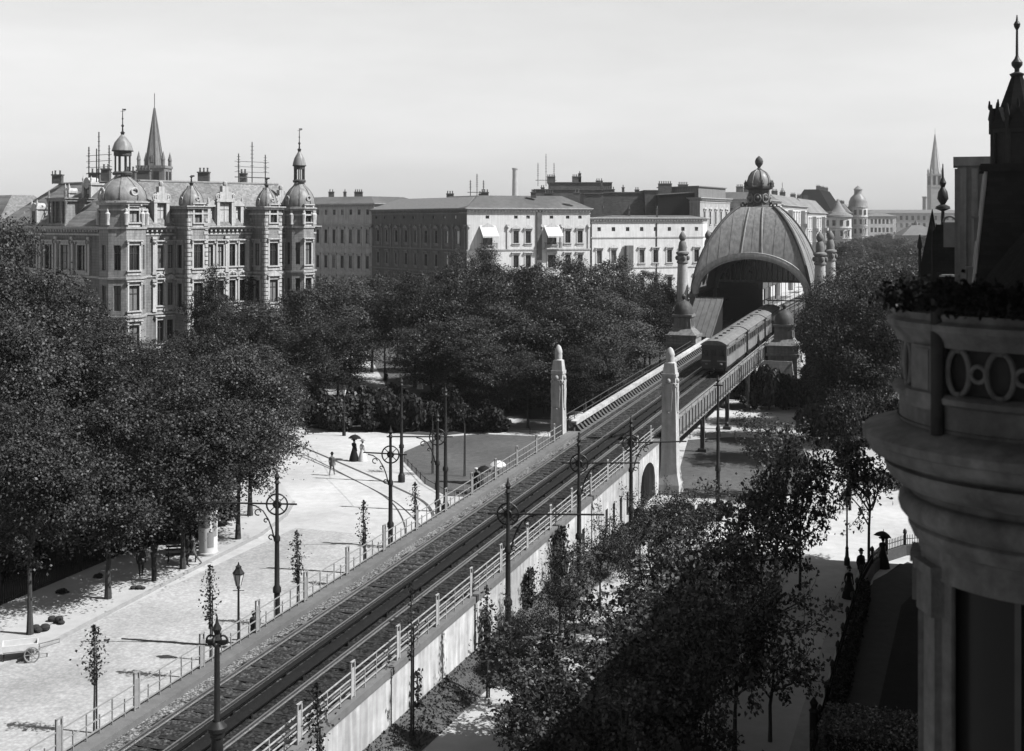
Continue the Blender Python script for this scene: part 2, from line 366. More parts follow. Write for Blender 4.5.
# right wall with niche and slots; left wall
def wall_u(mb, u, s_a, s_b, holes, depth, sign):
    cuts = sorted(set([s_a, s_b] + rng_s(s_a, s_b, 40) + [h[0] for h in holes] + [h[1] for h in holes]))
    for a, b in zip(cuts[:-1], cuts[1:]):
        m = (a + b) / 2; hs = [h for h in holes if h[0] < m < h[1]]
        def q(z0a, z0b, z1a, z1b): mb.add([(u, a, z0a), (u, b, z0b), (u, b, z1b), (u, a, z1a)], [(0, 1, 2, 3) if sign > 0 else (3, 2, 1, 0)])
        if not hs: q(-0.3, -0.3, zt(a) - 0.15, zt(b) - 0.15)
        else:
            h = hs[0]; q(-0.3, -0.3, h[2], h[2]); ta, tb = h[3](a), h[3](b); q(ta, tb, zt(a) - 0.15, zt(b) - 0.15)
            ui = u - depth * sign
            mb.add([(ui, a, h[2]), (ui, b, h[2]), (ui, b, tb), (ui, a, ta)], [(0, 1, 2, 3)])
            mb.add([(ui, a, ta), (ui, b, tb), (u, b, tb), (u, a, ta)], [(0, 1, 2, 3)]); mb.add([(ui, a, h[2]), (ui, b, h[2]), (u, b, h[2]), (u, a, h[2])], [(3, 2, 1, 0)])
    for h in holes:
        for e in (h[0], h[1]):
            mb.add([(u, e, h[2]), (u - depth * sign, e, h[2]), (u - depth * sign, e, h[3](e)), (u, e, h[3](e))], [(0, 1, 2, 3)])
def arch(c, w, zs, rise): return lambda s: zs + rise * math.sqrt(max(0.0, 1 - ((s - c) / (w / 2)) ** 2))
nic = 84.0
holes = [(nic - 2.1 + 0.3 * k, nic - 2.1 + 0.3 * (k + 1), 0.15, arch(nic, 4.2, 1.55, 1.25)) for k in range(14)]
holes += [(c - 0.28, c + 0.28, 0.45, (lambda s: 2.0)) for c in (73.2, 74.9, 76.6, 78.3, 68.2)]
mb = MB(); wall_u(mb, -19.92, S0, S1, holes, 0.7, 1); mb.build('retaining_wall', 'render_white', ramp, RO)
mb = MB(); wall_u(mb, -26.85, S0, S1, [], 0.3, -1)
mb.add([(-26.85, S1, -.3), (-19.92, S1, -.3), (-19.92, S1, zt(S1) - .15), (-26.85, S1, zt(S1) - .15)], [(0, 1, 2, 3)]); mb.build('retaining_wall', 'concrete', ramp, RO)
ss = rng_s(S0, S1, 22)
MB().strip(-26.86, -26.12, -0.16, 0.16, ss).build('ledge', 'concrete', ramp, RO)
MB().strip(-20.38, -19.84, -0.16, 0.12, ss).build('ledge', 'concrete', ramp, RO)
def gravel_bed(name, u0, u1, s0, s1, z, amp, m, du=.16, seed=1):
    rs = np.random.RandomState(seed); nu = max(2, int((u1 - u0) / du)); ns = int((s1 - s0) / du); mb = MB()
    hh = rs.normal(size=(ns + 1, nu + 1)) * amp; uu = np.linspace(u0, u1, nu + 1)
    mb.v = [(float(uu[j] + rs.uniform(-.04, .04) * (0 < j < nu)), s0 + (s1 - s0) * i / ns, zt(s0 + (s1 - s0) * i / ns) + z + float(hh[i, j])) for i in range(ns + 1) for j in range(nu + 1)]
    n = nu + 1; mb.f = [[i * n + j, i * n + j + 1, (i + 1) * n + j + 1, (i + 1) * n + j] for i in range(ns) for j in range(nu)]; mb.sm = [False] * len(mb.f)
    return mb.build(name, m)
o = gravel_bed('ballast', -26.12, -22.93, S0, 152, -.115, .026, 'ballast')
struct(o); o.rotation_euler = (0, 0, -TH)
o = gravel_bed('cinder_bed', -22.95, -20.38, S0, 152, -.105, .024, 'cinder', seed=2); struct(o); o.rotation_euler = (0, 0, -TH)
# ragged shoulder of light chippings beside the left hand track
mb = MB(); u0, u1 = -26.12, -25.62
for i in range(130):
    a, b = S0 + i * .5, S0 + i * .5 + .5
    w0, w1 = u1 + .13 * math.sin(i * 1.7) + .08 * math.sin(i * .61), u1 + .13 * math.sin((i + 1) * 1.7) + .08 * math.sin((i + 1) * .61)
    mb.add([(u0, a, zt(a) - .05), (w0, a, zt(a) - .112), (w1, b, zt(b) - .112), (u0, b, zt(b) - .05)], [(0, 1, 2, 3)])
o = mb.build('chippings', 'chips'); o.rotation_euler = (0, 0, -TH); struct(o)

def track(name, label, ul):
    t = TT(name, label, 'railway track', ul + 0.72, 60); off = (ul + 0.72, 60, 0)
    sl = rng_s(S0, 150, 60) + [190, 230]
    for u in (ul, ul + 1.435):
        mb = MB(); mb.strip(u - .035, u + .035, 0.03, 0.06, sl); mb.strip(u - .06, u + .06, -.09, -.07, sl); mb.strip(u - .014, u + .014, -.08, .04, sl)
        mb.build('rail', 'rail', t, off)
    mb = MB(); q = S0 + .3
    while q < 150:
        zz = zt(q) - .12; w = rng.uniform(-.04, .04)
        mb.box((ul + .72, q, zz - .04), (2.2 + w, .25, .12)); q += .72
    mb.build('sleepers', 'timber', t, off)['kind'] = 'stuff'
    return t
track('railway_track', 'railway track nearer the street with the saplings, pale ballast showing between its rails', -25.40)
track('railway_track', 'railway track next to the white wall, leading under the train', -22.35)
for (ua, ub, lab) in ((-23.62, -23.40, 'dark conductor rail board nearer the street with the masts'), (-22.90, -22.66, 'dark conductor rail board nearer the white wall')):
    t = TT('conductor_rail', lab, 'conductor rail', (ua + ub) / 2, 60); off = ((ua + ub) / 2, 60, 0)
    MB().strip(ua, ub, .16, .195, rng_s(S0, 150, 50)).build('cover_board', 'board', t, off)
    MB().strip((ua + ub) / 2 - .04, (ua + ub) / 2 + .04, .06, .16, rng_s(S0, 150, 50)).build('contact_rail', 'iron', t, off)
    mb = MB(); q = S0 + 1
    while q < 150: mb.box(((ua + ub) / 2, q, zt(q) + .03), (.10, .12, .34)); q += 3.6
    mb.build('brackets', 'iron', t, off)['kind'] = 'stuff'
o = MB().strip(-23.36, -22.94, .02, .05, rng_s(S0, 150, 50)).build('walk_boards', 'board'); tag(o, 'dark timber walkway boards between the two conductor rails', 'walkway'); o.rotation_euler = (0, 0, -TH)

def ramp_fence(label, u, s_a, s_b, m, step, tall, rails, ledge, h=0.92):
    t = TT('railing', label, 'railing', u, (s_a + s_b) / 2); off = (u, (s_a + s_b) / 2, 0)
    sl = rng_s(s_a, s_b, 20)
    for r in rails: MB().strip(u - .018, u + .018, r - .018 + ledge, r + .018 + ledge, sl).build('handrail' if r == max(rails) else 'rail', m, t, off)
    q = s_a + .4; k = 0
    while q < s_b:
        if k % tall == 0:
            mb = MB()
            for dd in (-.13, .13): mb.box((u, q + dd, zt(q) + ledge + .65), (.06, .06, 1.3))
            mb.box((u, q, zt(q) + ledge + 1.28), (.06, .32, .05)); mb.box((u, q, zt(q) + ledge + .55), (.03, .2, 1.0)); mb.build('gate_post', m, t, off)
        else: hk = h if k % 2 == 0 else h * .68; MB().box((u, q, zt(q) + ledge + hk / 2), (.036, .036, hk)).build('post', m, t, off)
        q += step; k += 1
ramp_fence('thin railing of the ramp along the street with young trees', -26.62, 24, 85.5, 'iron_mid', .66, 6, (.9, .5, .16), .16)
ramp_fence('paler four-bar railing of the ramp above the white wall', -20.02, 24, 86, 'iron_pale', .95, 4, (.95, .70, .45, .2), .12, .95)

# pylons at the head of the ramp
def pylon(label, u, s, w):
    t = TT('stone_pylon', label, 'pylon', u, s)
    def sq(a): return [(-a, -a), (a, -a), (a, a), (-a, a)]
    mb = MB(); mb.prism(sq(w * .86), -.1, .7); mb.frustum(sq(w * .86), .7, sq(w * .68), 1.5); mb.frustum(sq(w * .68), 1.5, sq(w * .62), 2.2); mb.build('base', 'stone', t)
    mb = MB(); mb.frustum(sq(w * .62), 2.2, sq(w * .50), 8.3); mb.build('shaft', 'stone', t)
    mb = MB(); mb.prism(sq(w * .56), 8.3, 8.55); mb.frustum(sq(w * .5), 8.55, sq(w * .40), 9.3)
    prof = [(w * .40, 9.3), (w * .33, 9.38), (w * .35, 9.6), (w * .33, 9.8), (w * .36, 9.88), (w * .30, 10.1), (w * .20, 10.3), (.02, 10.42)]; mb.lathe(prof, 12); mb.build('cap', 'stone', t)
    # carved cartouche on the front and on the inner faces
    for ax, ay in ((0, -1), (1, 0), (-1, 0), (0, 1)):
        mb = MB(); c = Vector((ax, ay, 0)) * (w * .50); sx, sy = -ay, ax; q = math.atan2(sy, sx)
        mb.sphere((c.x * 1.05, c.y * 1.05, 8.05), .17, 10, 1.2); mb.box((c.x, c.y, 7.55), (.50, .22, .62), q); mb.frustum([(c.x + sx * i * .2 + ax * j, c.y + sy * i * .2 + ay * j) for i, j in ((-1, -.1), (1, -.1), (1, .1), (-1, .1))][::1 if True else -1], 5.9, [(c.x + sx * i * .27 + ax * j, c.y + sy * i * .27 + ay * j) for i, j in ((-1, -.1), (1, -.1), (1, .13), (-1, .13))], 7.24); mb.sphere((c.x * 1.04, c.y * 1.04, 5.8), .13, 8)
        for k in (-1, 1): mb.torus((c.x * 1.02 + sx * k * w * .38, c.y * 1.02 + sy * k * w * .38, 7.75), .13, .06, (sx, sy, 0), (0, 0, 1), 12, 5)
        mb.build('relief', 'stone', t, fix=True)
    return t
pylon('tall stone pylon at the ramp head beside the dark park trees', -27.3, 87.0, 0.80)
pylon('tall stone pylon at the ramp head above the white wall with the arch', -19.25, 88.0, 0.92)

# ------------------------------------------------------------------ the iron viaduct
via = TT('iron_viaduct', 'iron viaduct on slim columns carrying the tracks to the domed station', 'viaduct', UC, 120); VO = (UC, 120, 0)
vs = rng_s(88.2, 150, 26) + [170, 200, 240]
MB().strip(-26.8, -19.6, -.62, -.5, vs).build('deck', 'iron_grey', via, VO)
for u in (-26.55, -19.75):
    mb = MB(); pal = u < -23
    mb.strip(u - .05, u + .05, -.75, .62, vs); mb.strip(u - .17, u + .17, .62, .72, vs); mb.strip(u - .17, u + .17, -.83, -.75, vs)
    q = 89.0
    while q < 180:
        mb.box((u + (.16 if not pal else -.16), q, zt(q) - .06), (.10, .06, 1.34)); mb.box((u - (.14 if not pal else -.14), q, zt(q) + .2), (.16, .07, .8)); q += 1.25
    mb.build('girder', 'iron_grey' if pal else 'girder', via, VO)
    if pal:
        MB().strip(u - .2, u + .26, .60, .86, vs).build('top_chord', 'render_white', via, VO)
        MB().strip(u + .05, u + .52, -.06, .06, vs).build('ledge', 'concrete', via, VO); mb = MB(); q = 88.6
        while q < 152: mb.add([(u + .06, q, zt(q) + .07), (u + .5, q, zt(q) + .07), (u + .06, q, zt(q) + .58), (u + .06, q + .42, zt(q) + .07), (u + .5, q + .42, zt(q) + .07), (u + .06, q + .42, zt(q) + .58)], [(0, 1, 2), (5, 4, 3), (1, 4, 5, 2)]); q += .84
        mb.build('brackets', 'iron_grey', via, VO)['kind'] = 'stuff'
for u, ext in ((-27.6, -1), (-19.5, 1)):
    if ext < 0: MB().strip(-27.7, -26.75, -.35, -.25, vs).build('walkway', 'timber', via, VO)
    for r in (.55, 1.0) if ext < 0 else (1.15,):
        MB().strip(u - .025, u + .025, r - .02, r + .02, vs).build('handrail', 'iron_grey' if ext < 0 else 'iron_pale', via, VO)
    q = 89.5
    while q < 150:
        MB().box((u, q, zt(q) + (.35 if ext < 0 else .9)), (.05, .05, 1.3 if ext < 0 else .5)).build('post', 'iron_grey' if ext < 0 else 'iron_pale', via, VO); q += 2.5
for q in (92.5, 104.5, 116.5, 128.5, 141, 175, 195, 215):
    for u in (-26.2, -20.1):
        h = zt(q) - .8; mb = MB(); mb.box((u, q, h / 2), (.34, .3, h)); mb.box((u, q, .12), (.7, .7, .3)); mb.box((u, q, h - .2), (.55, .7, .4))
        for d in (-1, 1): mb.tube([(u, q, h - 1.5), (u, q + d * .45, h - .75), (u, q + d * 1.3, h - .1)], .09, 6)
        mb.build('column', 'iron_grey', via, VO)
    MB().box((UC, q, zt(q) - .95), (6.4, .25, .5)).build('cross_beam', 'iron_grey', via, VO)

# ------------------------------------------------------------------ station hall with the dome
HALL_S0, HALL_D, HW = 150.0, 14.6, 7.0
hall = TT('station_hall', 'domed railway station hall with a lantern on top and a great arched mouth', 'station hall', UC, HALL_S0); HO = (UC, HALL_S0, 0)
ZS, ZD, ZA = 10.6, 10.6, 15.05             # arch springing, dome foot, arch apex
TOPZ, TOPR = 21.1, 1.55
cs = HALL_D / 2
def hip(z):                                 # half-width of the cloister vault at height z
    t = max(0.0, (z - ZD) / (TOPZ - ZD + .2)); return TOPR + (HW - TOPR) * max(0.0, 1 - t ** 1.6) ** .68 if t < 1 else TOPR
def zhip(w):
    a, b = ZD, TOPZ
    if w <= hip(TOPZ): return TOPZ
    for _ in range(40):
        m = (a + b) / 2
        if hip(m) > w: a = m
        else: b = m
    return a
def za(u): return ZS + (ZA - ZS) * math.sqrt(max(0.0, 1 - (u / (HW - .45)) ** 2)) if abs(u) < HW - .45 else ZD
def face_pt(side, w, z):                    # point of the vault: w along the face, depth from the profile
    dd = hip(z) * cs / HW
    return {'f': (w, cs - dd, z), 'b': (w, cs + dd, z), 'l': (-hip(z), cs + w * cs / HW, z), 'r': (hip(z), cs + w * cs / HW, z)}[side]
for side in 'fblr':
    mb = MB(); NU, NV = 56, 22
    us = [-HW + 2 * HW * i / NU for i in range(NU + 1)]
    for sh in (0.0, -0.12):
        grid = []
        for u in us:
            lo = za(u) if side in 'fb' else ZD; hi = zhip(abs(u)); col = []
            lo = min(lo, hi)
            for j in range(NV + 1):
                z = lo + (hi - lo) * j / NV; p = face_pt(side, max(-hip(z), min(hip(z), u)), z); col.append((p[0] * (1 + sh / 7), cs + (p[1] - cs) * (1 + sh / 7), p[2] + sh))
            grid.append(col)
        vs_ = [p for col in grid for p in col]; n = NV + 1
        mb.add(vs_, [(i * n + j, (i + 1) * n + j, (i + 1) * n + j + 1, i * n + j + 1) if side in 'fr' else (i * n + j, i * n + j + 1, (i + 1) * n + j + 1, (i + 1) * n + j) for i in range(NU) for j in range(NV)], True)
    # standing seams of the metal covering
    k = -5.2
    while k <= 5.21:
        lo = (za(k) if side in 'fb' else ZD); hi = zhip(abs(k))
        if hi - lo > .6:
            pts = [face_pt(side, k, lo + (hi - lo) * j / 12) for j in range(13)]
            mb.tube([(p[0] * 1.004, cs + (p[1] - cs) * 1.004, p[2] + .02) for p in pts], .014, 4)
        k += 1.3
    mb.build('roof_face', 'copper', hall, fix=False)
# hip ribs and the double centre ribs
for sx in (-1, 1):
    for sy in (-1, 1):
        pts = [(sx * (hip(z) + .02), cs + sy * (hip(z) * cs / HW + .02), z + .03) for z in [ZD + (TOPZ - ZD) * (1 - (1 - i / 22) ** 1.7) for i in range(23)]]
        mb = MB(); mb.tube(pts, .19, 8)
        mb.build('hip_rib', 'copper_dark', hall)
for side in 'fblr':
    for k in (-1.25, 1.25):
        lo = za(k) + .1 if side in 'fb' else ZD; hi = TOPZ - .1
        pts = [face_pt(side, k * (1 - .35 * j / 12), lo + (hi - lo) * j / 12) for j in range(13)]
        MB().tube([(p[0], p[1], p[2] + .06) for p in pts], .10, 6).build('centre_rib', 'copper', hall)
# arch mouldings with a deep soffit, piers beneath them
for y, dy in ((0, -1), (HALL_D, 1)):
    mb = MB(); N_ = 40
    for k, (r0, r1, ya, yb) in enumerate(((0.02, .30, -.30, .9), (.30, .58, -.16, .5), (-.22, .02, -.12, 1.1))):
        vs_ = []
        for i in range(N_ + 1):
            a = math.pi * i / N_; cu, su = -math.cos(a), math.sin(a)
            for r in (r0, r1):
                for yy in (ya, yb): vs_.append((cu * (HW - .45 + r), y + yy * -dy, ZS + su * (ZA - ZS + r)))
        fs = []
        for i in range(N_):
            o_ = i * 4; w = o_ + 4; fs += [(o_, w, w + 2, o_ + 2), (o_ + 1, o_ + 3, w + 3, w + 1), (o_, o_ + 1, w + 1, w), (o_ + 2, w + 2, w + 3, o_ + 3)]
        mb.add(vs_, fs, False)
    mb.build('arch_moulding', 'stone' if dy < 0 else 'copper', hall, fix=True)
for sx in (-1, 1):
    for y in (.45, HALL_D - .45):
        mb = MB(); mb.bx(sx * (HW - .5), sx * (HW + .25), y - .75, y + .45, 0, ZS); mb.bx(sx * (HW - .55), sx * (HW + .35), y - .85, y + .55, ZS - .5, ZS - .1); mb.build('pier', 'stone_dark', hall)
    # glazed side walls with iron mullions
    mb = MB(); mb.bx(sx * (HW - .1), sx * (HW - .06), .9, HALL_D - .9, 5.6, ZD); mb.build('side_glazing', 'glass', hall)
    mb = MB(); y = 1.0
    while y < HALL_D - .9: mb.bx(sx * (HW - .2), sx * (HW + .06), y - .05, y + .05, 5.6, ZD); y += .9
    mb.bx(sx * (HW - .2), sx * (HW + .1), .9, HALL_D - .9, 5.2, 6.6); mb.bx(sx * (HW - .25), sx * (HW + .3), -.2, HALL_D + .2, ZD - .25, ZD + .1); mb.build('side_frame', 'iron', hall)
    mb = MB(); mb.bx(sx * 3.55, sx * (HW - .3), -4, 70, 5.5, 6.35); mb.build('platform', 'concrete', hall)
# curtain of iron bars in the back arch
mb = MB()
for i in range(-9, 10):
    u = i * .68
    if abs(u) < 6.4: mb.bx(u - .05, u + .05, HALL_D - .7, HALL_D - .6, 11.6, za(u))
mb.bx(-6.4, 6.4, HALL_D - .75, HALL_D - .55, 11.4, 11.65); [mb.bx(.2 + k * .55, .27 + k * .55, HALL_D - .7, HALL_D - .62, 6.4, 11.5) for k in range(12)]; mb.bx(0, 6.4, HALL_D - .72, HALL_D - .6, 9.0, 9.15); mb.build('end_screen', 'trim', hall)
mb = MB(); xs = [-6.5 + i * .25 for i in range(53)]                      # back gable glazing; opaque left part down to the platform added to darken the hall
for xa, xb in zip(xs[:-1], xs[1:]):
    lo = 6.3 if xb < -.4 else 11.6
    mb.add([(xa, HALL_D - .5, lo), (xb, HALL_D - .5, lo), (xb, HALL_D - .5, max(lo, za(xb))), (xa, HALL_D - .5, max(lo, za(xa)))], [(0, 1, 2, 3)])
mb.build('end_glazing', 'glass', hall)
mb = MB(); mb.bx(-6.9, -3.6, HALL_D - .5, HALL_D + 50, 9.3, 9.45); mb.bx(3.6, 6.9, HALL_D - .5, HALL_D + 50, 9.3, 9.45)
for k in range(8):
    for sx in (-1, 1): mb.bx(sx * 5.2 - .1, sx * 5.2 + .1, HALL_D + 1 + k * 6.5, HALL_D + 1.2 + k * 6.5, 6.3, 9.3)
mb.build('platform_roof', 'iron_grey', hall)
# lantern with garlands, cap and pine-cone finial
lt = MB(); lt.lathe([(1.75, TOPZ - .35), (1.75, TOPZ), (1.45, TOPZ + .12), (1.38, TOPZ + .25)], 8, (0, cs, 0), smooth=False, rot=math.pi / 8)
lt.lathe([(1.38, TOPZ + .25), (1.32, TOPZ + 2.15), (1.75, TOPZ + 2.3), (1.82, TOPZ + 2.55), (1.45, TOPZ + 2.7)], 8, (0, cs, 0), smooth=False, rot=math.pi / 8)
lan = lt.build('lantern', 'copper_dark', hall)
for k in range(8):
    a = math.pi / 4 * k; mb = MB(); c = (1.32 * math.cos(a), cs + 1.32 * math.sin(a), TOPZ + 1.1); tx = (-math.sin(a), math.cos(a), 0)
    mb.torus(c, .42, .09, tx, (0, 0, 1), 14, 6, 1, 1.25); mb.sphere((c[0], c[1], c[2] + .1), .26, 8); mb.build('oculus', 'copper', lan)
    mb = MB(); a += math.pi / 8; mb.lathe([(.03, 0), (.22, .1), (.16, .35), (.2, .5), (.10, .7), (.02, .95)], 8, (1.72 * math.cos(a), cs + 1.72 * math.sin(a), TOPZ + 2.45)); mb.build('urn', 'copper_dark', lan)
mb = MB(); mb.lathe([(1.38, 2.7), (1.42, 3.2), (1.25, 3.8), (.92, 4.3), (.45, 4.6), (.3, 4.65)], 16, (0, cs, TOPZ))
for k in range(8):
    a = math.pi / 4 * k + .39; mb.tube([(r * math.cos(a), cs + r * math.sin(a), TOPZ + z) for r, z in [(1.43, 2.75), (1.46, 3.2), (1.29, 3.82), (.95, 4.33), (.4, 4.65)]], .07, 5)
mb.build('lantern_dome', 'copper', hall)
MB().lathe([(.3, 4.6), (.34, 4.75), (.17, 4.9), (.22, 5.05), (.46, 5.35), (.52, 5.7), (.40, 6.05), (.15, 6.3), (.02, 6.4)], 12, (0, cs, TOPZ)).build('finial', 'copper_dark', hall)
for sx in (-1, 1):                            # scrolled volutes where the ribs meet the lantern
    for sy in (-1, 1):
        mb = MB(); mb.torus((sx * 1.75, cs + sy * 1.75, TOPZ + .25), .26, .13, (sx * .7, sy * .7, 0), (0, 0, 1), 14, 6); mb.build('volute', 'copper_dark', hall)
# canopy over the stairs at the hall mouth
cano = TT('stair_canopy', 'sloping metal stair canopy beside the train at the mouth of the station', 'stair canopy', -27.7, 147.5); KO = (-27.7, 147.5, 0)
mb = MB(); mb.add([(-29.6, 141.5, 6.0), (-26.2, 141.5, 6.0), (-26.2, 149.5, 10.0), (-29.6, 149.5, 10.0), (-29.6, 141.5, 6.2), (-26.2, 141.5, 6.2), (-26.2, 149.5, 10.25), (-29.6, 149.5, 10.25)], [(3, 2, 1, 0), (4, 5, 6, 7), (0, 1, 5, 4), (1, 2, 6, 5), (2, 3, 7, 6), (3, 0, 4, 7)])
for k in range(6):
    u = -29.5 + k * .65; mb.tube([(u, 141.5, 6.23), (u, 149.5, 10.28)], .04, 4)
mb.build('roof', 'felt', cano, KO)
mb = MB(); mb.add([(-26.28, 141.6, 4.4), (-26.28, 149.4, 4.4), (-26.28, 149.4, 9.95), (-26.28, 141.6, 6.0)], [(0, 1, 2, 3)]); mb.add([(-29.5, 141.6, 4.4), (-29.5, 149.4, 4.4), (-29.5, 149.4, 9.95), (-29.5, 141.6, 6.0)], [(3, 2, 1, 0)]); mb.bx(-29.5, -26.3, 149.2, 149.4, 4.4, 9.9); mb.build('side_wall', 'iron', cano, KO)
mb = MB(); mb.bx(-26.2, -26.05, 141.4, 149.5, 5.0, 5.6); mb.build('skirt', 'iron_pale', cano, KO)

# tall columns at the corners of the hall, stone kiosks in front of it
def hall_column(label, u, s):
    t = TT('tall_column', label, 'column', u, s, group='columns at the corners of the station')
    MB().lathe([(1.25, 0), (1.25, 4.4), (1.0, 4.6), (1.0, 6.0), (.85, 6.2)], 4, rot=math.pi / 4, smooth=False).build('pedestal', 'stone', t)
    MB().lathe([(.78, 6.2), (.76, 9), (.68, 12), (.60, 14.2)], 14).build('shaft', 'stone', t)
    mb = MB(); mb.lathe([(.6, 14.2), (.72, 14.3), (.72, 14.45), (.62, 14.6), (.60, 15.2), (.80, 15.4), (.80, 15.6), (.5, 15.75)], 14)
    for k in range(6): a = k * math.pi / 3; mb.sphere((.68 * math.cos(a), .68 * math.sin(a), 14.9), .24, 8, 1.3)
    mb.build('capital', 'stone_dark', t)
    MB().lathe([(.5, 15.75), (.52, 16.3), (.42, 16.8), (.28, 17.0), (.42, 17.25), (.44, 17.55), (.28, 17.85), (.06, 18.15)], 12).build('finial', 'stone_dark', t)
hall_column('tall stone column with an urn finial standing just behind the domed kiosk near the train', -31.3, 150)
hall_column('dark stone column rising behind the dome beside the white facade', -31.0, 165)
hall_column('tall stone column among the trees, the nearer of a close pair beyond the dome', -15.0, 150)
hall_column('tall stone column among the trees, the farther of a close pair beyond the dome', -15.2, 165)
def kiosk(label, u, s, top):
    t = TT('stone_kiosk', label, 'kiosk', u, s); k = top - 11.2
    def sq(a): return [(-a, -a), (a, -a), (a, a), (-a, a)]
    mb = MB(); mb.prism(sq(1.55), 0, 5.6 + k); mb.prism(sq(1.8), 5.6 + k, 5.85 + k); mb.prism(sq(1.66), 5.85 + k, 6.5 + k); mb.build('base', 'ashlar', t)
    mb = MB(); mb.prism(sq(1.78), 6.5 + k, 6.75 + k); mb.frustum(sq(1.6), 6.75 + k, sq(1.0), 7.4 + k); mb.frustum(sq(1.0), 7.4 + k, sq(.92), 8.7 + k); mb.prism(sq(1.12), 8.7 + k, 8.95 + k)
    for a in range(4):
        for w in (-.5, 0, .5): q = a * math.pi / 2; mb.box((math.cos(q) * .98 - math.sin(q) * w, math.sin(q) * .98 + math.cos(q) * w, 8.05 + k), (.10, .22, .9), q)
    mb.build('upper_stage', 'stone_dark', t)
    mb = MB(); mb.lathe([(1.08, 8.95), (1.06, 9.4), (.92, 9.9), (.62, 10.3), (.25, 10.5)], 12, (0, 0, k)); mb.build('dome', 'copper_dark', t)
    MB().lathe([(.25, 10.45), (.12, 10.6), (.26, 10.8), (.26, 11.0), (.05, 11.25)], 10, (0, 0, k)).build('finial', 'copper_dark', t)
    mb = MB(); mb.box((0, -1.58, 2.6 + k), (1.1, .12, 3.2)); mb.build('door', 'frame_dark', t)
kiosk('stone kiosk with a small domed cap in front of the tall column', -28.75, 138.5, 11.2)
kiosk('stone kiosk with a small domed cap half hidden by foliage beside the train', -17.65, 138.5, 10.4)
ab = TT('stone_abutment', 'pale battered stone abutment under the viaduct below the train', 'abutment', -18.3, 139)
mb = MB(); mb.frustum([(-2.2, -3.5), (2.2, -3.5), (2.2, 3), (-2.2, 3)], 0, [(-1.7, -2.6), (1.7, -2.6), (1.7, 3), (-1.7, 3)], 4.3); mb.build('block', 'ashlar', ab)
for k in range(5): MB().box((.1, -3.15 + k * .17, .9 + k * .62), (2.0, .5, .22)).build('course', 'stone_dark', ab)
mb = MB(); mb.tube([(-1.95, -3.4, 3.7), (-1.95, -3.6, 3.4), (-1.95, -3.65, .9), (-1.75, -3.9, .0)], .16, 8); mb.sphere((-1.95, -3.4, 3.75), .26, 8); mb.build('scroll', 'trim', ab)

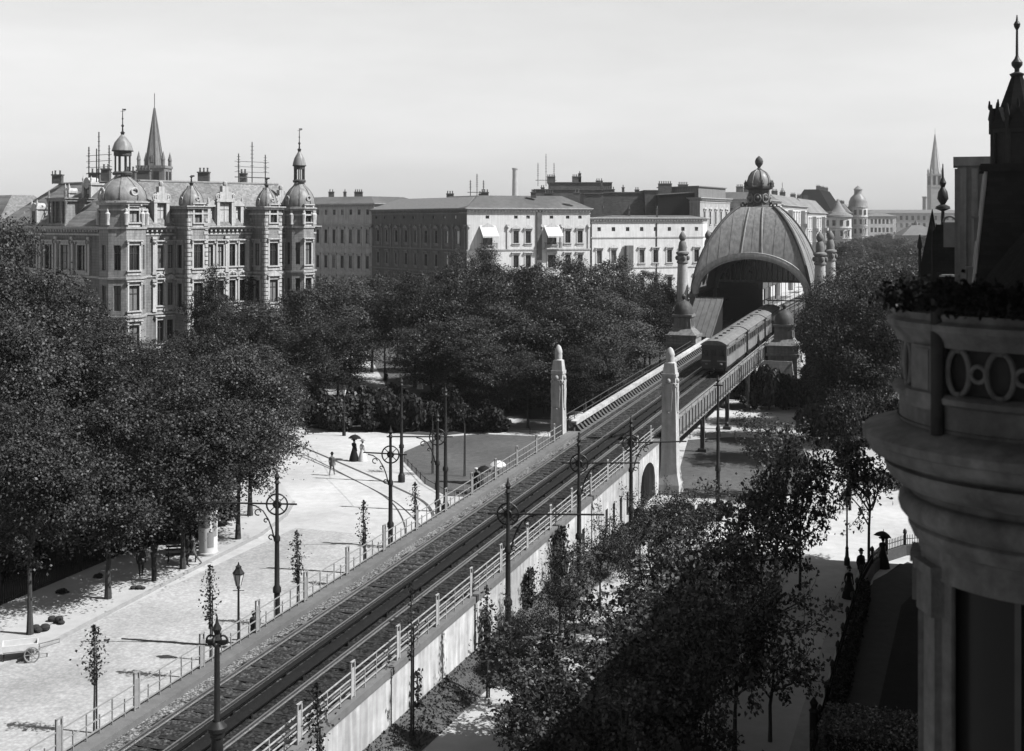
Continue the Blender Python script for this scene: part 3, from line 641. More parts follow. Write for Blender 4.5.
# ------------------------------------------------------------------ the train
def carriage(label, s, ln=12.3, first=False):
    t = TT('train_carriage', label, 'train carriage', -21.63, s + ln / 2, zt(s + ln / 2), group=None)
    t.rotation_euler = Quaternion((0, 0, 1), -TH).to_matrix().to_3x3().to_euler() if s > 149 else (Matrix.Rotation(-TH, 3, 'Z') @ Matrix.Rotation(math.atan(.0264), 3, 'X')).to_euler()
    w, h0, h1 = 1.16, .95, 3.05; a, b = -ln / 2 + .1, ln / 2 - .1
    mb = MB(); mb.prism([(-w, a), (w, a), (w, b), (-w, b)], h0 - .15, h1); mb.build('body', 'paint_dark', t)
    mb = MB()
    prof = [(-w - .08, h1 - .03), (-w - .08, h1 + .06), (-.8, h1 + .30), (-.45, h1 + .40), (.45, h1 + .40), (.8, h1 + .30), (w + .08, h1 + .06), (w + .08, h1 - .03)]
    n = len(prof); vs_ = [(x, a - .15, z) for x, z in prof] + [(x, b + .15, z) for x, z in prof]
    mb.add(vs_, [(i, i + 1, n + i + 1, n + i) for i in range(n - 1)] + [tuple(range(n))[::-1], tuple(range(n, 2 * n)), (n - 1, 0, n, 2 * n - 1)])
    for k in range(5): mb.box((0, a + 1.6 + k * 2.2, h1 + .46), (.34, .34, .16))
    mb.build('roof', 'canvas', t, fix=True)
    MB().bx(-1.05, 1.05, a + .2, b - .2, .55, h0 - .15).build('underframe', 'iron', t)
    for y in (a + 2.2, b - 2.2):
        mb = MB(); mb.bx(-1.0, 1.0, y - 1.2, y + 1.2, .4, .6)
        for yy in (-.8, .8):
            for x in (-.72, .72): mb.tube([(x - .06, y + yy, .42), (x + .06, y + yy, .42)], .42, 14)
        mb.build('bogie', 'iron', t)
    for sx in (-1, 1):
        # pale panel courses between dark doors
        doors = (a + .75, 0.0, b - .75)
        for y in doors:
            d = MB().bx(sx * (w + .005), sx * (w + .035), y - .5, y + .5, h0, h1 - .25).build('door', 'paint_yellow', t)
            MB().bx(sx * (w + .035), sx * (w + .045), y - .3, y + .3, h0 + 1.0, h1 - .4).build('pane', 'glass', d)
        for k in range(2):
            ya, yb = (doors[0] + .6, -.6) if k == 0 else (.6, doors[2] - .6)
            MB().bx(sx * (w + .004), sx * (w + .03), ya, yb, h0 - .05, h0 + .85).build('panel', 'paint_yellow', t)
            MB().bx(sx * (w + .004), sx * (w + .02), ya, yb, h1 - .32, h1 - .08).build('panel', 'paint_yellow', t)
            for j in range(3):
                yw = ya + (yb - ya) * (j + .5) / 3; wd = (yb - ya) / 3 - .18
                f = MB().bx(sx * (w + .003), sx * (w + .022), yw - wd / 2, yw + wd / 2, h0 + .92, h1 - .40).build('window', 'frame_pale', t)
                MB().bx(sx * (w + .022), sx * (w + .028), yw - wd / 2 + .08, yw + wd / 2 - .08, h0 + .98, h1 - .46).build('pane', 'glass', f)
    for ey, sg in ((a, -1), (b, 1)):
        for x in (-.76, 0, .76):
            f = MB().bx(x - .3, x + .3, ey + sg * .002, ey + sg * .03, h0 + (.95 if x else .1), h1 - .35).build('front_window' if x else 'end_door', 'frame_dark', t)
            MB().bx(x - .23, x + .23, ey + sg * .03, ey + sg * .036, h0 + 1.05, h1 - .45).build('pane', 'glass', f)
        MB().bx(-w, w, ey + sg * .002, ey + sg * .02, h0 + .5, h0 + .62).build('waist_band', 'paint_yellow', t)
        for x in (-.7, .7): MB().lathe([(.02, 0), (.11, .0), (.13, .12), (.02, .13)], 10, (x, ey + sg * .1, h0 + .22)).build('headlight', 'frame_pale', t)
        mb = MB(); mb.tube([(0, ey, .75), (0, ey + sg * .42, .75)], .1, 8); mb.bx(-.9, .9, ey + sg * .02, ey + sg * .14, .62, .8); mb.build('buffer', 'iron', t)
carriage('dark-fronted elevated train carriage nearest the ramp, its end facing the tracks', 118, first=True)
carriage('elevated train carriage just outside the arch, second of the train', 130.9)
carriage('elevated train carriage half inside the station arch, third of the train', 143.8)

# ------------------------------------------------------------------ building kit
def ccw(pts):
    a = sum(p[0] * q[1] - q[0] * p[1] for p, q in zip(pts, pts[1:] + pts[:1])); return pts if a > 0 else pts[::-1]
def offs(pts, d):                              # offset of a convex counter-clockwise polygon (outwards when d > 0)
    n = len(pts); out = []
    for i in range(n):
        p0, p1, p2 = Vector(pts[i - 1][:2]), Vector(pts[i][:2]), Vector(pts[(i + 1) % n][:2])
        e1 = (p1 - p0).normalized(); e2 = (p2 - p1).normalized(); n1 = Vector((e1.y, -e1.x)); n2 = Vector((e2.y, -e2.x))
        k = 1 + n1.dot(n2); out.append(tuple(p1 + (n1 + n2) * (d / max(k, .25))))
    return out
WIN = {}
def win_proto(w, h, style, trim, frame, pane):
    key = (round(w, 2), round(h, 2), style, trim, frame, pane)
    if key in WIN: return WIN[key]
    f = MB(); t = .07; y = .14
    f.bx(-w / 2, -w / 2 + t, y, y + .06, 0, h); f.bx(w / 2 - t, w / 2, y, y + .06, 0, h); f.bx(-w / 2 + t, w / 2 - t, y, y + .06, h - t, h); f.bx(-w / 2 + t, w / 2 - t, y, y + .06, 0, t)
    if w > .7: f.bx(-.04, .04, y + .005, y + .055, t, h - t)
    f.bx(-w / 2 + t, w / 2 - t, y + .01, y + .05, h * .66, h * .66 + .07)
    g = MB().bx(-w / 2 + .02, w / 2 - .02, y + .07, y + .08, .02, h - .02)
    s = MB(); p = .09
    if style != 'bare':
        s.bx(-w / 2 - .2, -w / 2, -p, .01, 0, h); s.bx(w / 2, w / 2 + .2, -p, .01, 0, h); s.bx(-w / 2 - .2, w / 2 + .2, -p, .01, h, h + .22)
        s.bx(-w / 2 - .3, w / 2 + .3, -.22, .02, -.16, 0)
    if style in ('hood', 'pediment', 'arch'):
        s.bx(-w / 2 - .38, w / 2 + .38, -.34, .01, h + .42, h + .56); s.bx(-w / 2 - .2, w / 2 + .2, -.06, .01, h + .223, h + .42)
        for k in (-1, 1): s.bx(k * (w / 2 + .2) - .09, k * (w / 2 + .2) + .09, -.26, .0, h + .12, h + .42)
    if style == 'pediment':
        a = w / 2 + .38; vs = [(-a, -.32, h + .563), (a, -.32, h + .563), (0, -.32, h + .563 + a * .55), (-a, .01, h + .563), (a, .01, h + .563), (0, .01, h + .563 + a * .55)]
        s.add(vs, [(0, 1, 2), (0, 3, 4, 1), (1, 4, 5, 2), (2, 5, 3, 0)])
    if style == 'arch':
        s.torus((0, -.12, h + .56), w / 2 + .16, .12, (1, 0, 0), (0, 0, 1), 12, 6, 1, .75, (0, math.pi)); s.sphere((0, -.1, h + .95), .22, 8)
    if style != 'bare': s.bx(-w / 2 - .2, w / 2 + .2, -.07, .01, -.55, -.163)
    r = (f.data('window', frame), g.data('pane', pane), s.data('surround', trim) if s.v else None)
    WIN[key] = r; return r
def put_window(parent, p, rz, w, h, style='hood', trim='trim', frame='frame_dark', pane=None, name='window'):
    if pane is None: pane = rng.choice(['glass', 'glass', 'glass', 'blind', 'curtain'])
    a, b, c = win_proto(w, h, style, trim, frame, pane)
    o = part(name, a, parent, p, rz); part('pane', b, o)
    if c: part('surround', c, o)
    return o
def wall_faces(mb, a, b, z0, z1, ops, depth=.25):
    a, b = Vector(a[:2]), Vector(b[:2]); L = (b - a).length; d = (b - a) / L; nin = Vector((-d.y, d.x))
    def q(x, z, k=0.0): v = a + d * x + nin * k; return (v.x, v.y, z)
    xs = sorted(set([0, L] + [o[0] for o in ops] + [o[1] for o in ops])); zs = sorted(set([z0, z1] + [o[2] for o in ops] + [o[3] for o in ops]))
    for x0, x1 in zip(xs[:-1], xs[1:]):
        for u0, u1 in zip(zs[:-1], zs[1:]):
            xm, zm = (x0 + x1) / 2, (u0 + u1) / 2
            if not any(o[0] < xm < o[1] and o[2] < zm < o[3] for o in ops): mb.add([q(x0, u0), q(x1, u0), q(x1, u1), q(x0, u1)], [(0, 1, 2, 3)])
    for o in ops:
        c = [(o[0], o[2]), (o[1], o[2]), (o[1], o[3]), (o[0], o[3])]
        for i in range(4):
            (xa, za_), (xb, zb_) = c[i], c[(i + 1) % 4]
            mb.add([q(xa, za_), q(xa, za_, depth), q(xb, zb_, depth), q(xb, zb_)], [(0, 1, 2, 3)])
        mb.add([q(o[0], o[2], depth), q(o[1], o[2], depth), q(o[1], o[3], depth), q(o[0], o[3], depth)], [(0, 1, 2, 3)])
def shell(parent, pts, z0, z1, faces, wallmat, trim='trim', frame='frame_dark', off=(0, 0), name='wall', cornice=True, bands=(), quoins=False, dentil=True, cm=None, top=True, crn=.55):
    """walls of a convex footprint; faces = {edge index: [(centre along edge, sill z, w, h, style)]}"""
    pts = [(p[0] - off[0], p[1] - off[1]) for p in pts]; n = len(pts); mb = MB(); cm = cm or trim
    for i in range(n):
        a, b = pts[i], pts[(i + 1) % n]; ops = [(x - w / 2, x + w / 2, z, z + h) for (x, z, w, h, st) in faces.get(i, [])]
        wall_faces(mb, a, b, z0, z1, ops)
    if top: mb.add([(p[0], p[1], z1) for p in pts], [tuple(range(n))])
    w_ = mb.build(name, wallmat, parent)
    for i, ws in faces.items():
        a, b = Vector(pts[i]), Vector(pts[(i + 1) % n]); d = (b - a).normalized(); rz = math.atan2(d.y, d.x)
        for (x, z, w, h, st) in ws:
            v = a + d * x; put_window(parent, (v.x, v.y, z), rz, w, h, st, trim, frame)
    if cornice:
        c = MB()
        for (d0, d1, za_, zb_) in ((.10, .10, z1 - .95, z1 - .75), (.22, .30, z1 - .32, z1 - .18), (crn - .1, crn, z1 - .18, z1 - .06), (crn + .05, crn + .05, z1 - .06, z1 + .06)):
            c.frustum(offs(pts, d0), za_, offs(pts, d1), zb_, True); c.add([(p[0], p[1], za_) for p in offs(pts, d0)], [tuple(range(n))[::-1]])
        if dentil:
            for i in faces:
                a, b = Vector(pts[i]), Vector(pts[(i + 1) % n]); d = (b - a).normalized(); L = (b - a).length; nn = Vector((d.y, -d.x)); k = .4
                while k < L: v = a + d * k + nn * .18; c.box((v.x, v.y, z1 - .44), (.2, .36, .24), math.atan2(d.y, d.x)); k += .62
        c.build('cornice', cm, parent)
    if bands:
        c = MB()
        for zb in bands:
            c.frustum(offs(pts, .12), zb, offs(pts, .16), zb + .22, True); c.add([(p[0], p[1], zb) for p in offs(pts, .12)], [tuple(range(n))[::-1]])
        c.build('string_course', cm, parent)
    if quoins:
        c = MB()
        for i in faces:
            for e in (0, 1):
                a, b = Vector(pts[i]), Vector(pts[(i + 1) % n]); d = (b - a).normalized(); L = (b - a).length; nn = Vector((d.y, -d.x)); z = z0 + .3; k = 0
                while z < z1 - 1.3:
                    wq = .55 if k % 2 else .38; x = wq / 2 if e == 0 else L - wq / 2; v = a + d * x + nn * .03; c.box((v.x, v.y, z + .2), (wq, .1, .38), math.atan2(d.y, d.x)); z += .5; k += 1
        c.build('quoins', cm, parent)
    return pts
def row(L, n, z, w, h, st, m=1.2): return [(m + (L - 2 * m) * (i + .5) / n, z, w, h, st) for i in range(n)]
def chimney(parent, x, y, z, w=.8, d=.6, h=1.6, m='brick', name='chimney'):
    mb = MB(); mb.bx(x - w / 2, x + w / 2, y - d / 2, y + d / 2, z, z + h); mb.bx(x - w / 2 - .08, x + w / 2 + .08, y - d / 2 - .08, y + d / 2 + .08, z + h, z + h + .16)
    k = max(1, int(w / .4))
    for i in range(k): xx = x - w / 2 + w * (i + .5) / k; mb.lathe([(.12, 0), (.10, .4), (.13, .42), (.13, .5)], 8, (xx, y, z + h + .16))
    mb.build(name, m, parent)
def roof_rack(label, p, rz, w, h, n=3, bars=4, group='telephone wire racks on the roofs'):
    t = thing('telephone_rack', label, 'wire rack', p, rz, group); 
    for i in range(n):
        hh = h * (1.0 if i == n // 2 else .72); x = -w / 2 + w * i / (n - 1); mb = MB(); mb.tube([(x, 0, 0), (x, 0, hh)], .07, 6)
        for k in range(6): mb.box((x, 0, hh * (.45 + .09 * k)), (.5, .05, .05))
        mb.build('mast', 'iron', t)
    mb = MB()
    for k in range(bars): mb.box((0, 0, h * (.18 + .12 * k)), (w + 1.2, .05, .06 if k else .12))
    mb.build('crossbar', 'iron_grey', t)
def W2(px, y): return (PX(px, y), y)

# ------------------------------------------------------------------ turreted corner villa block on the left
A = Vector((-45.2, 140)); B = Vector((-25.5, 162)); dF = (B - A).normalized(); nF = Vector((dF.y, -dF.x)); dL = Vector((-.745, .667)); LM = 27.0
def FP(t, k=0.0): v = A + dF * t + nF * k; return (v.x, v.y)
man = thing('corner_mansion', 'ornate stone corner house with onion-domed turrets and a slate mansard roof behind the trees', 'house', (A.x, A.y, 0)); MO = (A.x, A.y)
LF = (B - A).length
Cc = B + dL * 16 + Vector((0, 0)); Dd = A + dL * LM
pts = ccw([(A.x, A.y), (B.x, B.y), (Cc.x, Cc.y), (Dd.x, Dd.y)])
iA = [i for i, p in enumerate(pts) if abs(p[0] - A.x) < .01][0]
EV = 18.7
front = []; 
for t, st3, st2 in ((6.6, 'hood', 'arch'), (7.9, 'hood', 'pediment')): front += [(t, 13.9, .8, 2.7, st3), (t, 9.6, .8, 2.6, st2), (t, 5.2, .85, 2.7, 'hood')]
for t in (13.4, 14.9, 16.6, 18.1): front += [(t, 13.9, .85, 2.7, 'hood'), (t, 9.6, .9, 2.6, 'arch'), (t, 5.2, .9, 2.7, 'hood')]
for t in (24.0,): front += [(t, 13.9, .8, 2.7, 'hood'), (t, 9.6, .85, 2.6, 'pediment'), (t, 5.2, .85, 2.7, 'hood')]
left = []
for k, t in enumerate((21.2, 17.4, 13.6, 9.8, 6.0)): left += [(LM - 27 + t, 13.7, 1.9, 2.9, 'hood'), (LM - 27 + t, 9.2, 1.7, 2.8, 'pediment')]
# edges: A->B front, D->A left
f_front = pts.index((A.x, A.y)); f_left = (f_front - 1) % 4
shell(man, pts, 0, EV, {f_front: front, f_left: left}, 'ashlar_warm', off=MO, bands=(12.9, 8.6, 4.4), quoins=False)
# pilaster strips between the windows of both faces
def pil(parent, tlist, base, dr, nn, z0, z1, m='trim'):
    for t in tlist:
        v = base + dr * t + nn * .06 - Vector(MO); mb = MB(); rz = math.atan2(dr.y, dr.x); mb.box((v.x, v.y, (z0 + z1) / 2), (.42, .3, z1 - z0), rz); mb.box((v.x, v.y, z1 + .12), (.6, .5, .3), rz); mb.box((v.x, v.y, z0 + .15), (.56, .44, .3), rz)
        mb.sphere((v.x + nn.x * .2, v.y + nn.y * .2, z1 - .35), .2, 8); mb.build('pilaster', m, parent)
pil(man, (5.75, 7.25, 8.5, 12.7, 15.75, 18.8, 23.2), A, dF, nF, 13.2, 17.3); pil(man, (5.75, 7.25, 8.5, 12.7, 15.75, 18.8, 23.2), A, dF, nF, 8.9, 12.4)
nL = Vector((dL.y, -dL.x)) * -1
nL = nL if nL.y < 0 else -nL
pil(man, (4.0, 7.7, 11.5, 15.3, 19), A, dL, nL, 13.2, 17.3)
# mansard roof
e0 = [(p[0] - MO[0], p[1] - MO[1]) for p in pts]
r3 = [tuple(Vector(p) + (dF * 2.6 if abs((Vector(p) - Vector(e0[f_front])).dot(dF)) < 6 else Vector((0, 0)))) for p in offs(e0, -3.4)]
mb = MB(); mb.frustum(offs(e0, .15), EV + .07, r3, 24.1, True); mb.build('roof', 'slate', man)
mb = MB()
for i in range(4): mb.tube([r3[i] + (24.12,), r3[(i + 1) % 4] + (24.12,)], .14, 6)
mb.build('ridge', 'zinc', man)
def dormer(parent, base, dr, nn, t, w, z0, h, style='gable', k=-.2, win=True):
    v = base + dr * t + nn * k - Vector(MO); rz = math.atan2(dr.y, dr.x)
    o = link('dormer', None, parent, (v.x, v.y, z0), rz); o.empty_display_size = .2
    mb = MB(); mb.bx(-w / 2, -w / 2 + .28, 0, 2.6, 0, h); mb.bx(w / 2 - .28, w / 2, 0, 2.6, 0, h); mb.bx(-w / 2 + .28, w / 2 - .28, .26, 2.6, 0, h); mb.bx(-w / 2 - .15, w / 2 + .15, -.18, 2.6, h, h + .22)
    for sx in (-1, 1):
        mb.bx(sx * (w / 2 - .14) - .2, sx * (w / 2 - .14) + .2, -.12, .0, 0, h - .05); mb.lathe([(.16, 0), (.08, .2), (.17, .5), (.05, .85), (.01, 1.0)], 8, (sx * (w / 2 - .1), .0, h + .2))
    if style == 'gable': mb.add([(-w / 2 - .1, -.14, h + .22), (w / 2 + .1, -.14, h + .22), (0, -.14, h + .22 + w * .5), (-w / 2 - .1, 2.2, h + .22), (w / 2 + .1, 2.2, h + .22), (0, 2.2, h + .22 + w * .5)], [(0, 1, 2), (1, 4, 5, 2), (2, 5, 3, 0)])
    if style == 'arch': mb.lathe([(w * .36, -.1), (w * .36, .5), (.02, .52)], 16, (0, 0, 0), smooth=False) if False else mb.tube([(0, -.12, h + .25), (0, 1.2, h + .25)], w * .34, 16)
    if style == 'step':
        mb.bx(-w * .36, w * .36, -.12, .5, h + .22, h + 1.2); mb.bx(-w * .2, w * .2, -.1, .5, h + 1.2, h + 1.9); mb.sphere((0, .1, h + 2.2), .3, 8, 1.2)
        for sx in (-1, 1): mb.torus((sx * w * .42, -.02, h + .6), .34, .12, (1, 0, 0), (0, 0, 1), 12, 6)
    mb.bx(-.001, .001, 2.4, 2.5, 0, .01)
    mb.v = mb.v; me = mb.data('front', 'trim'); part('front', me, o)
    if win: put_window(o, (0, .1, .35), 0, w - .75, h - .55, 'bare', pane='glass')
    return o
dormer(man, A, dF, nF, 6.9, 1.9, EV + .1, 2.7, 'step'); dormer(man, A, dF, nF, 15.6, 2.4, EV + .1, 2.9, 'step', .05); dormer(man, A, dF, nF, 13.9, 1.3, EV + .1, 2.3, 'gable'); dormer(man, A, dF, nF, 17.6, 1.4, EV + .1, 2.4, 'gable'); dormer(man, A, dF, nF, 24.2, 1.6, EV + .1, 2.6, 'step')
def portico(t, w, h):
    v = Dd - dL * t - nL * .1 - Vector(MO); o = link('dormer', None, man, (v.x, v.y, EV + .1), math.atan2(-dL.y, -dL.x)); mb = MB()
    mb.bx(-w / 2 + .3, -w * .17, .15, 3.2, 0, h); mb.bx(w * .17, w / 2 - .3, .15, 3.2, 0, h); mb.bx(-w * .17, w * .17, .5, 3.2, 0, h); mb.bx(-w / 2, w / 2, -.25, 3.6, h, h + .3); mb.bx(-w / 2 - .15, w / 2 + .15, -.4, 3.6, h + .3, h + .42); mb.bx(-w / 2, w / 2, -.3, .3, 0, .3)
    for x in (-w * .45, -w * .27, w * .27, w * .45): mb.lathe([(.2, .3), (.17, .4), (.15, h - .3), (.21, h - .1), (.21, h)], 10, (x, -.05, 0))
    for x in (-w * .45, w * .45): mb.lathe([(.16, 0), (.08, .2), (.17, .5), (.05, .85), (.01, 1.0)], 8, (x, -.05, h + .42))
    part('front', mb.data('front', 'ashlar'), o); put_window(o, (0, .36, .4), 0, w * .3, h - .7, 'bare', pane='glass')
portico(LM - 11.5, 4.4, 2.9); dormer(man, Dd, -dL, nL, LM - 17.3, 1.5, EV + .1, 2.0, 'arch')
# little upper dormer above the wide one and the round bull's-eye
dormer(man, Dd, -dL, nL, LM - 11.5, 2.0, EV + 3.5, 1.5, 'arch', -3.9)
o = dormer(man, Dd, -dL, nL, LM - 15.7, 1.1, EV + 3.2, .9, 'arch', -3.6)
for t, w in ((8.5, 1.6), (3.5, 1.0), (17, 1.4), (23, .9)): v = Vector((A.x, A.y)) + dF * t + dL * 6.5 - Vector(MO); chimney(man, v.x, v.y, 24.1, w, .7, 1.3)
for t in (4, 12, 21): v = A + dL * t + dF * 5.2 - Vector(MO); chimney(man, v.x, v.y, 24.1, 1.2, .8, 1.0); 
for t in (9, 19.5): v = A + dL * t + dF * 3.7 - Vector(MO); MB().tube([(v.x, v.y, 24), (v.x, v.y, 28 if t < 10 else 25.6)], .07, 6).build('flagpole', 'iron', man)

def ngon(c, r, n, a0=0.0): return [(c[0] + r * math.cos(a0 + 2 * math.pi * i / n), c[1] + r * math.sin(a0 + 2 * math.pi * i / n)) for i in range(n)]
def onion(parent, c, z, r, h, spire, m='copper', lantern=True, n=8):
    """ribbed dome on a turret, with open lantern, cap and vane"""
    prof = [(r * 1.08, 0), (r * 1.12, .12 * h), (r * 1.06, .32 * h), (r * .92, .52 * h), (r * .66, .72 * h), (r * .40, .86 * h), (r * .30, 1.0 * h)]
    mb = MB(); mb.lathe([(r * .98, -.35), (r * 1.18, -.25), (r * 1.18, -.05), (r * 1.05, .0)], n * 2, c + (z,)); mb.lathe(prof, n * 2, c + (z,))
    for k in range(n):
        a = 2 * math.pi * k / n + .2; mb.tube([(c[0] + (q + .02) * math.cos(a), c[1] + (q + .02) * math.sin(a), z + zz) for q, zz in prof], .06, 4)
    d = mb.build('dome', m, parent)
    for k in range(4):
        a = math.pi / 2 * k + math.atan2(nF.y, nF.x); p = (c[0] + r * 1.08 * math.cos(a), c[1] + r * 1.08 * math.sin(a), z + .33 * h)
        MB().torus(p, r * .17, r * .05, (-math.sin(a), math.cos(a), 0), (0, 0, 1), 12, 6).build('bulls_eye', 'trim', d)
    zz = z + h
    if lantern:
        rl = r * .36; lh = r * .95; mb = MB(); mb.lathe([(rl * 1.25, -.05), (rl * 1.35, .2), (rl * 1.1, .35)], 16, c + (zz,)); zz += .35
        for k in range(8): a = math.pi / 4 * k; mb.tube([(c[0] + rl * math.cos(a), c[1] + rl * math.sin(a), zz - .05), (c[0] + rl * math.cos(a), c[1] + rl * math.sin(a), zz + lh)], .085, 6)
        mb.lathe([(rl * .9, lh * .78), (rl * 1.15, lh * .8), (rl * 1.15, lh), (rl * 1.4, lh + .05), (rl * 1.4, lh + .15)], 16, c + (zz,)); mb.build('lantern', 'copper_dark', parent); zz += lh + .12
        mb = MB(); mb.lathe([(rl * 1.4, 0), (rl * 1.25, .45), (rl * 1.05, .9), (rl * .6, 1.4), (rl * .22, 1.8)], 16, c + (zz,)); mb.build('cap', m, parent); zz += 1.75
    mb = MB(); mb.lathe([(.14, -.1), (.2, .15), (.26, .3), (.1, .45), (.07, .9), (.18, 1.05), (.06, 1.25), (.04, spire)], 8, c + (zz,)); mb.sphere(c + (zz + spire * .62,), .11, 8); mb.box((c[0], c[1], zz + spire * .9), (.5, .03, .04)); mb.box((c[0] + .22, c[1], zz + spire * .96), (.3, .03, .18)); mb.build('spire', 'iron', parent)
def turret(c, r, z_top, dome_h, spire, lantern=True, n=8, zdome=None, statues=True):
    c = (c[0] - MO[0], c[1] - MO[1]); t = link('turret', None, man, (0, 0, 0)); aF = math.atan2(nF.y, nF.x)
    poly = ngon(c, r / math.cos(math.pi / n), n, aF + math.pi / n)
    faces = {}; L = 2 * r * math.tan(math.pi / n)
    for i in range(n):
        m_ = Vector(poly[i]) + (Vector(poly[(i + 1) % n]) - Vector(poly[i])) * .5 - Vector(c); m_.normalize()
        if m_.dot(nF) > .9: faces[i] = [(L / 2, 13.9, L * .66, 2.8, 'hood'), (L / 2, 9.4, L * .66, 2.8, 'hood'), (L / 2, 5.0, L * .66, 2.8, 'hood'), (L / 2, EV + .55, L * .62, 1.7, 'hood')]
        elif m_.dot(nF) > .6 or (m_.dot(nL) > .6): faces[i] = [(L / 2, 13.9, L * .4, 2.8, 'bare'), (L / 2, 9.4, L * .4, 2.8, 'bare')]
    shell(t, poly, 0, z_top, faces, 'ashlar', 'trim', bands=(12.9, 8.6, 4.4, EV - .2), quoins=False, dentil=False, crn=.35)
    if statues:
        mb = MB()
        for i in range(n):
            p = poly[i]; d = (Vector(p) - Vector(c)).normalized(); q = (p[0] + d.x * .12, p[1] + d.y * .12)
            mb.lathe([(.24, 0), (.20, .3), (.26, .9), (.30, 1.25), (.14, 1.45), (.17, 1.6), (.12, 1.8), (.02, 1.85)], 8, (q[0], q[1], EV + .25)); 
        mb.build('statues', 'trim', t)
    onion(t, c, z_top + .2, r, dome_h, spire, lantern=lantern)
    return t
turret(FP(1.5, .45), 2.35, 21.5, 2.9, 3.0)
turret(FP(26.3, .8), 1.75, 21.0, 3.1, 3.0)
def bay(t0, w, k, dome):
    p = [FP(t0, -.5), FP(t0 + w, -.5), FP(t0 + w, k), FP(t0, k)]; p = ccw(p); fx = {}
    for i in range(4):
        a, b = Vector(p[i]), Vector(p[(i + 1) % 4]); d = (b - a).normalized(); nn = Vector((d.y, -d.x)); L = (b - a).length
        if nn.dot(nF) > .9: fx[i] = [(L / 2, 13.9, 1.25, 2.8, 'hood'), (L / 2, 9.4, 1.25, 2.8, 'pediment'), (L / 2, 5.0, 1.25, 2.8, 'hood'), (L / 2, EV + .5, 1.0, 1.75, 'hood')]
        elif nn.dot(dF) < -.9: fx[i] = [(L / 2, 13.9, 1.0, 2.7, 'hood'), (L / 2, 9.4, 1.0, 2.7, 'hood')]
    b_ = link('bay', None, man, (0, 0, 0)); shell(b_, p, 0, 21.1, fx, 'ashlar', 'trim', off=MO, bands=(12.9, 8.6, 4.4, EV - .2), quoins=True, dentil=False, crn=.35)
    c = FP(t0 + w / 2, k - 1.35); onion(b_, (c[0] - MO[0], c[1] - MO[1]), 21.2, w * .46, 2.3, 1.2, lantern=False)
bay(8.5, 2.7, 2.8, True); bay(19.6, 2.5, 2.6, True)
MAN_IVY = [FP(25.3, .25), FP(18.9, .3)]
v = A + dF * 4 + dL * 9; roof_rack('tall telephone wire rack on the slate roof next to the great onion turret', (v.x, v.y, 24), math.atan2(dL.y, dL.x), 4.6, 6.0)
v = A + dF * 24 + dL * 6; roof_rack('telephone wire rack on the mansion roof between the small domes and the far turret', (v.x, v.y, 24), math.atan2(dF.y, dF.x), 4.2, 5.6)
# neighbouring roof at the edge
nb = thing('neighbour_house', 'plain house with a low slate roof adjoining the mansion at the picture edge', 'house', (Dd.x, Dd.y, 0))
q0 = Dd + dL * .2; pp = ccw([tuple(q0), tuple(q0 + dL * 18), tuple(q0 + dL * 18 + dF * 12), tuple(q0 + dF * 12)])
shell(nb, pp, 0, 18.2, {}, 'plaster_grey', off=(Dd.x, Dd.y)); e1 = [(p[0] - Dd.x, p[1] - Dd.y) for p in pp]; MB().frustum(offs(e1, .2), 18.27, offs(e1, -4.5), 22.8).build('roof', 'slate', nb)

# church tower with stone spire far behind the villa
def church_spire(label, px, Y, base_w, zb, top, m, corner=True, fr=.95):
    X = PX(px, Y); t = thing('church_spire', label, 'church tower', (X, Y, 0)); h = base_w / 2
    mb = MB(); mb.bx(-h, h, -h, h, 0, zb); mb.bx(-h * 1.06, h * 1.06, -h * 1.06, h * 1.06, zb - .6, zb); mb.bx(-h * 1.05, h * 1.05, -h * 1.05, h * 1.05, zb - 8.5, zb - 8); mb.build('tower', m, t)
    for k in (-1, 1):
        for a in range(4):
            q = a * math.pi / 2; o = MB().box((math.cos(q) * h - math.sin(q) * k * h * .42, math.sin(q) * h + math.cos(q) * k * h * .42, zb - 4.2), (.25, h * .42, 5.6), q).build('belfry_opening', 'oriel_dark', t)
    n = 8; mb = MB(); pr = ngon((0, 0), h * fr, n, math.pi / 8); mb.frustum(pr, zb, ngon((0, 0), .12, n, math.pi / 8), top)
    for k in range(8): a = math.pi / 4 * k + math.pi / 8; mb.tube([(h * fr * math.cos(a), h * fr * math.sin(a), zb), (.1 * math.cos(a), .1 * math.sin(a), top)], .16, 4)
    mb.build('spire', m, t)
    for a in range(4):
        q = a * math.pi / 2; mb = MB(); mb.box((math.cos(q) * h * fr * .76, math.sin(q) * h * fr * .76, zb + h * .5), (h * .2, h * .22, h * .5), q); mb.build('lucarne', m, t)
    if corner:
        for sx in (-1, 1):
            for sy in (-1, 1): MB().lathe([(h * .13, 0), (h * .13, h * .4), (h * .17, h * .42), (.02, h * 1.05)], 8, (sx * h * .88, sy * h * .88, zb)).build('pinnacle', m, t)
    MB().tube([(0, 0, top - .3), (0, 0, top + 3.5)], .08, 5).build('cross', 'iron', t)
    return t
church_spire('pointed stone church spire rising behind the turreted mansion', 154.5, 300, 6.6, ZY(166, 300), ZY(108, 300), 'stone_dark', fr=.66)

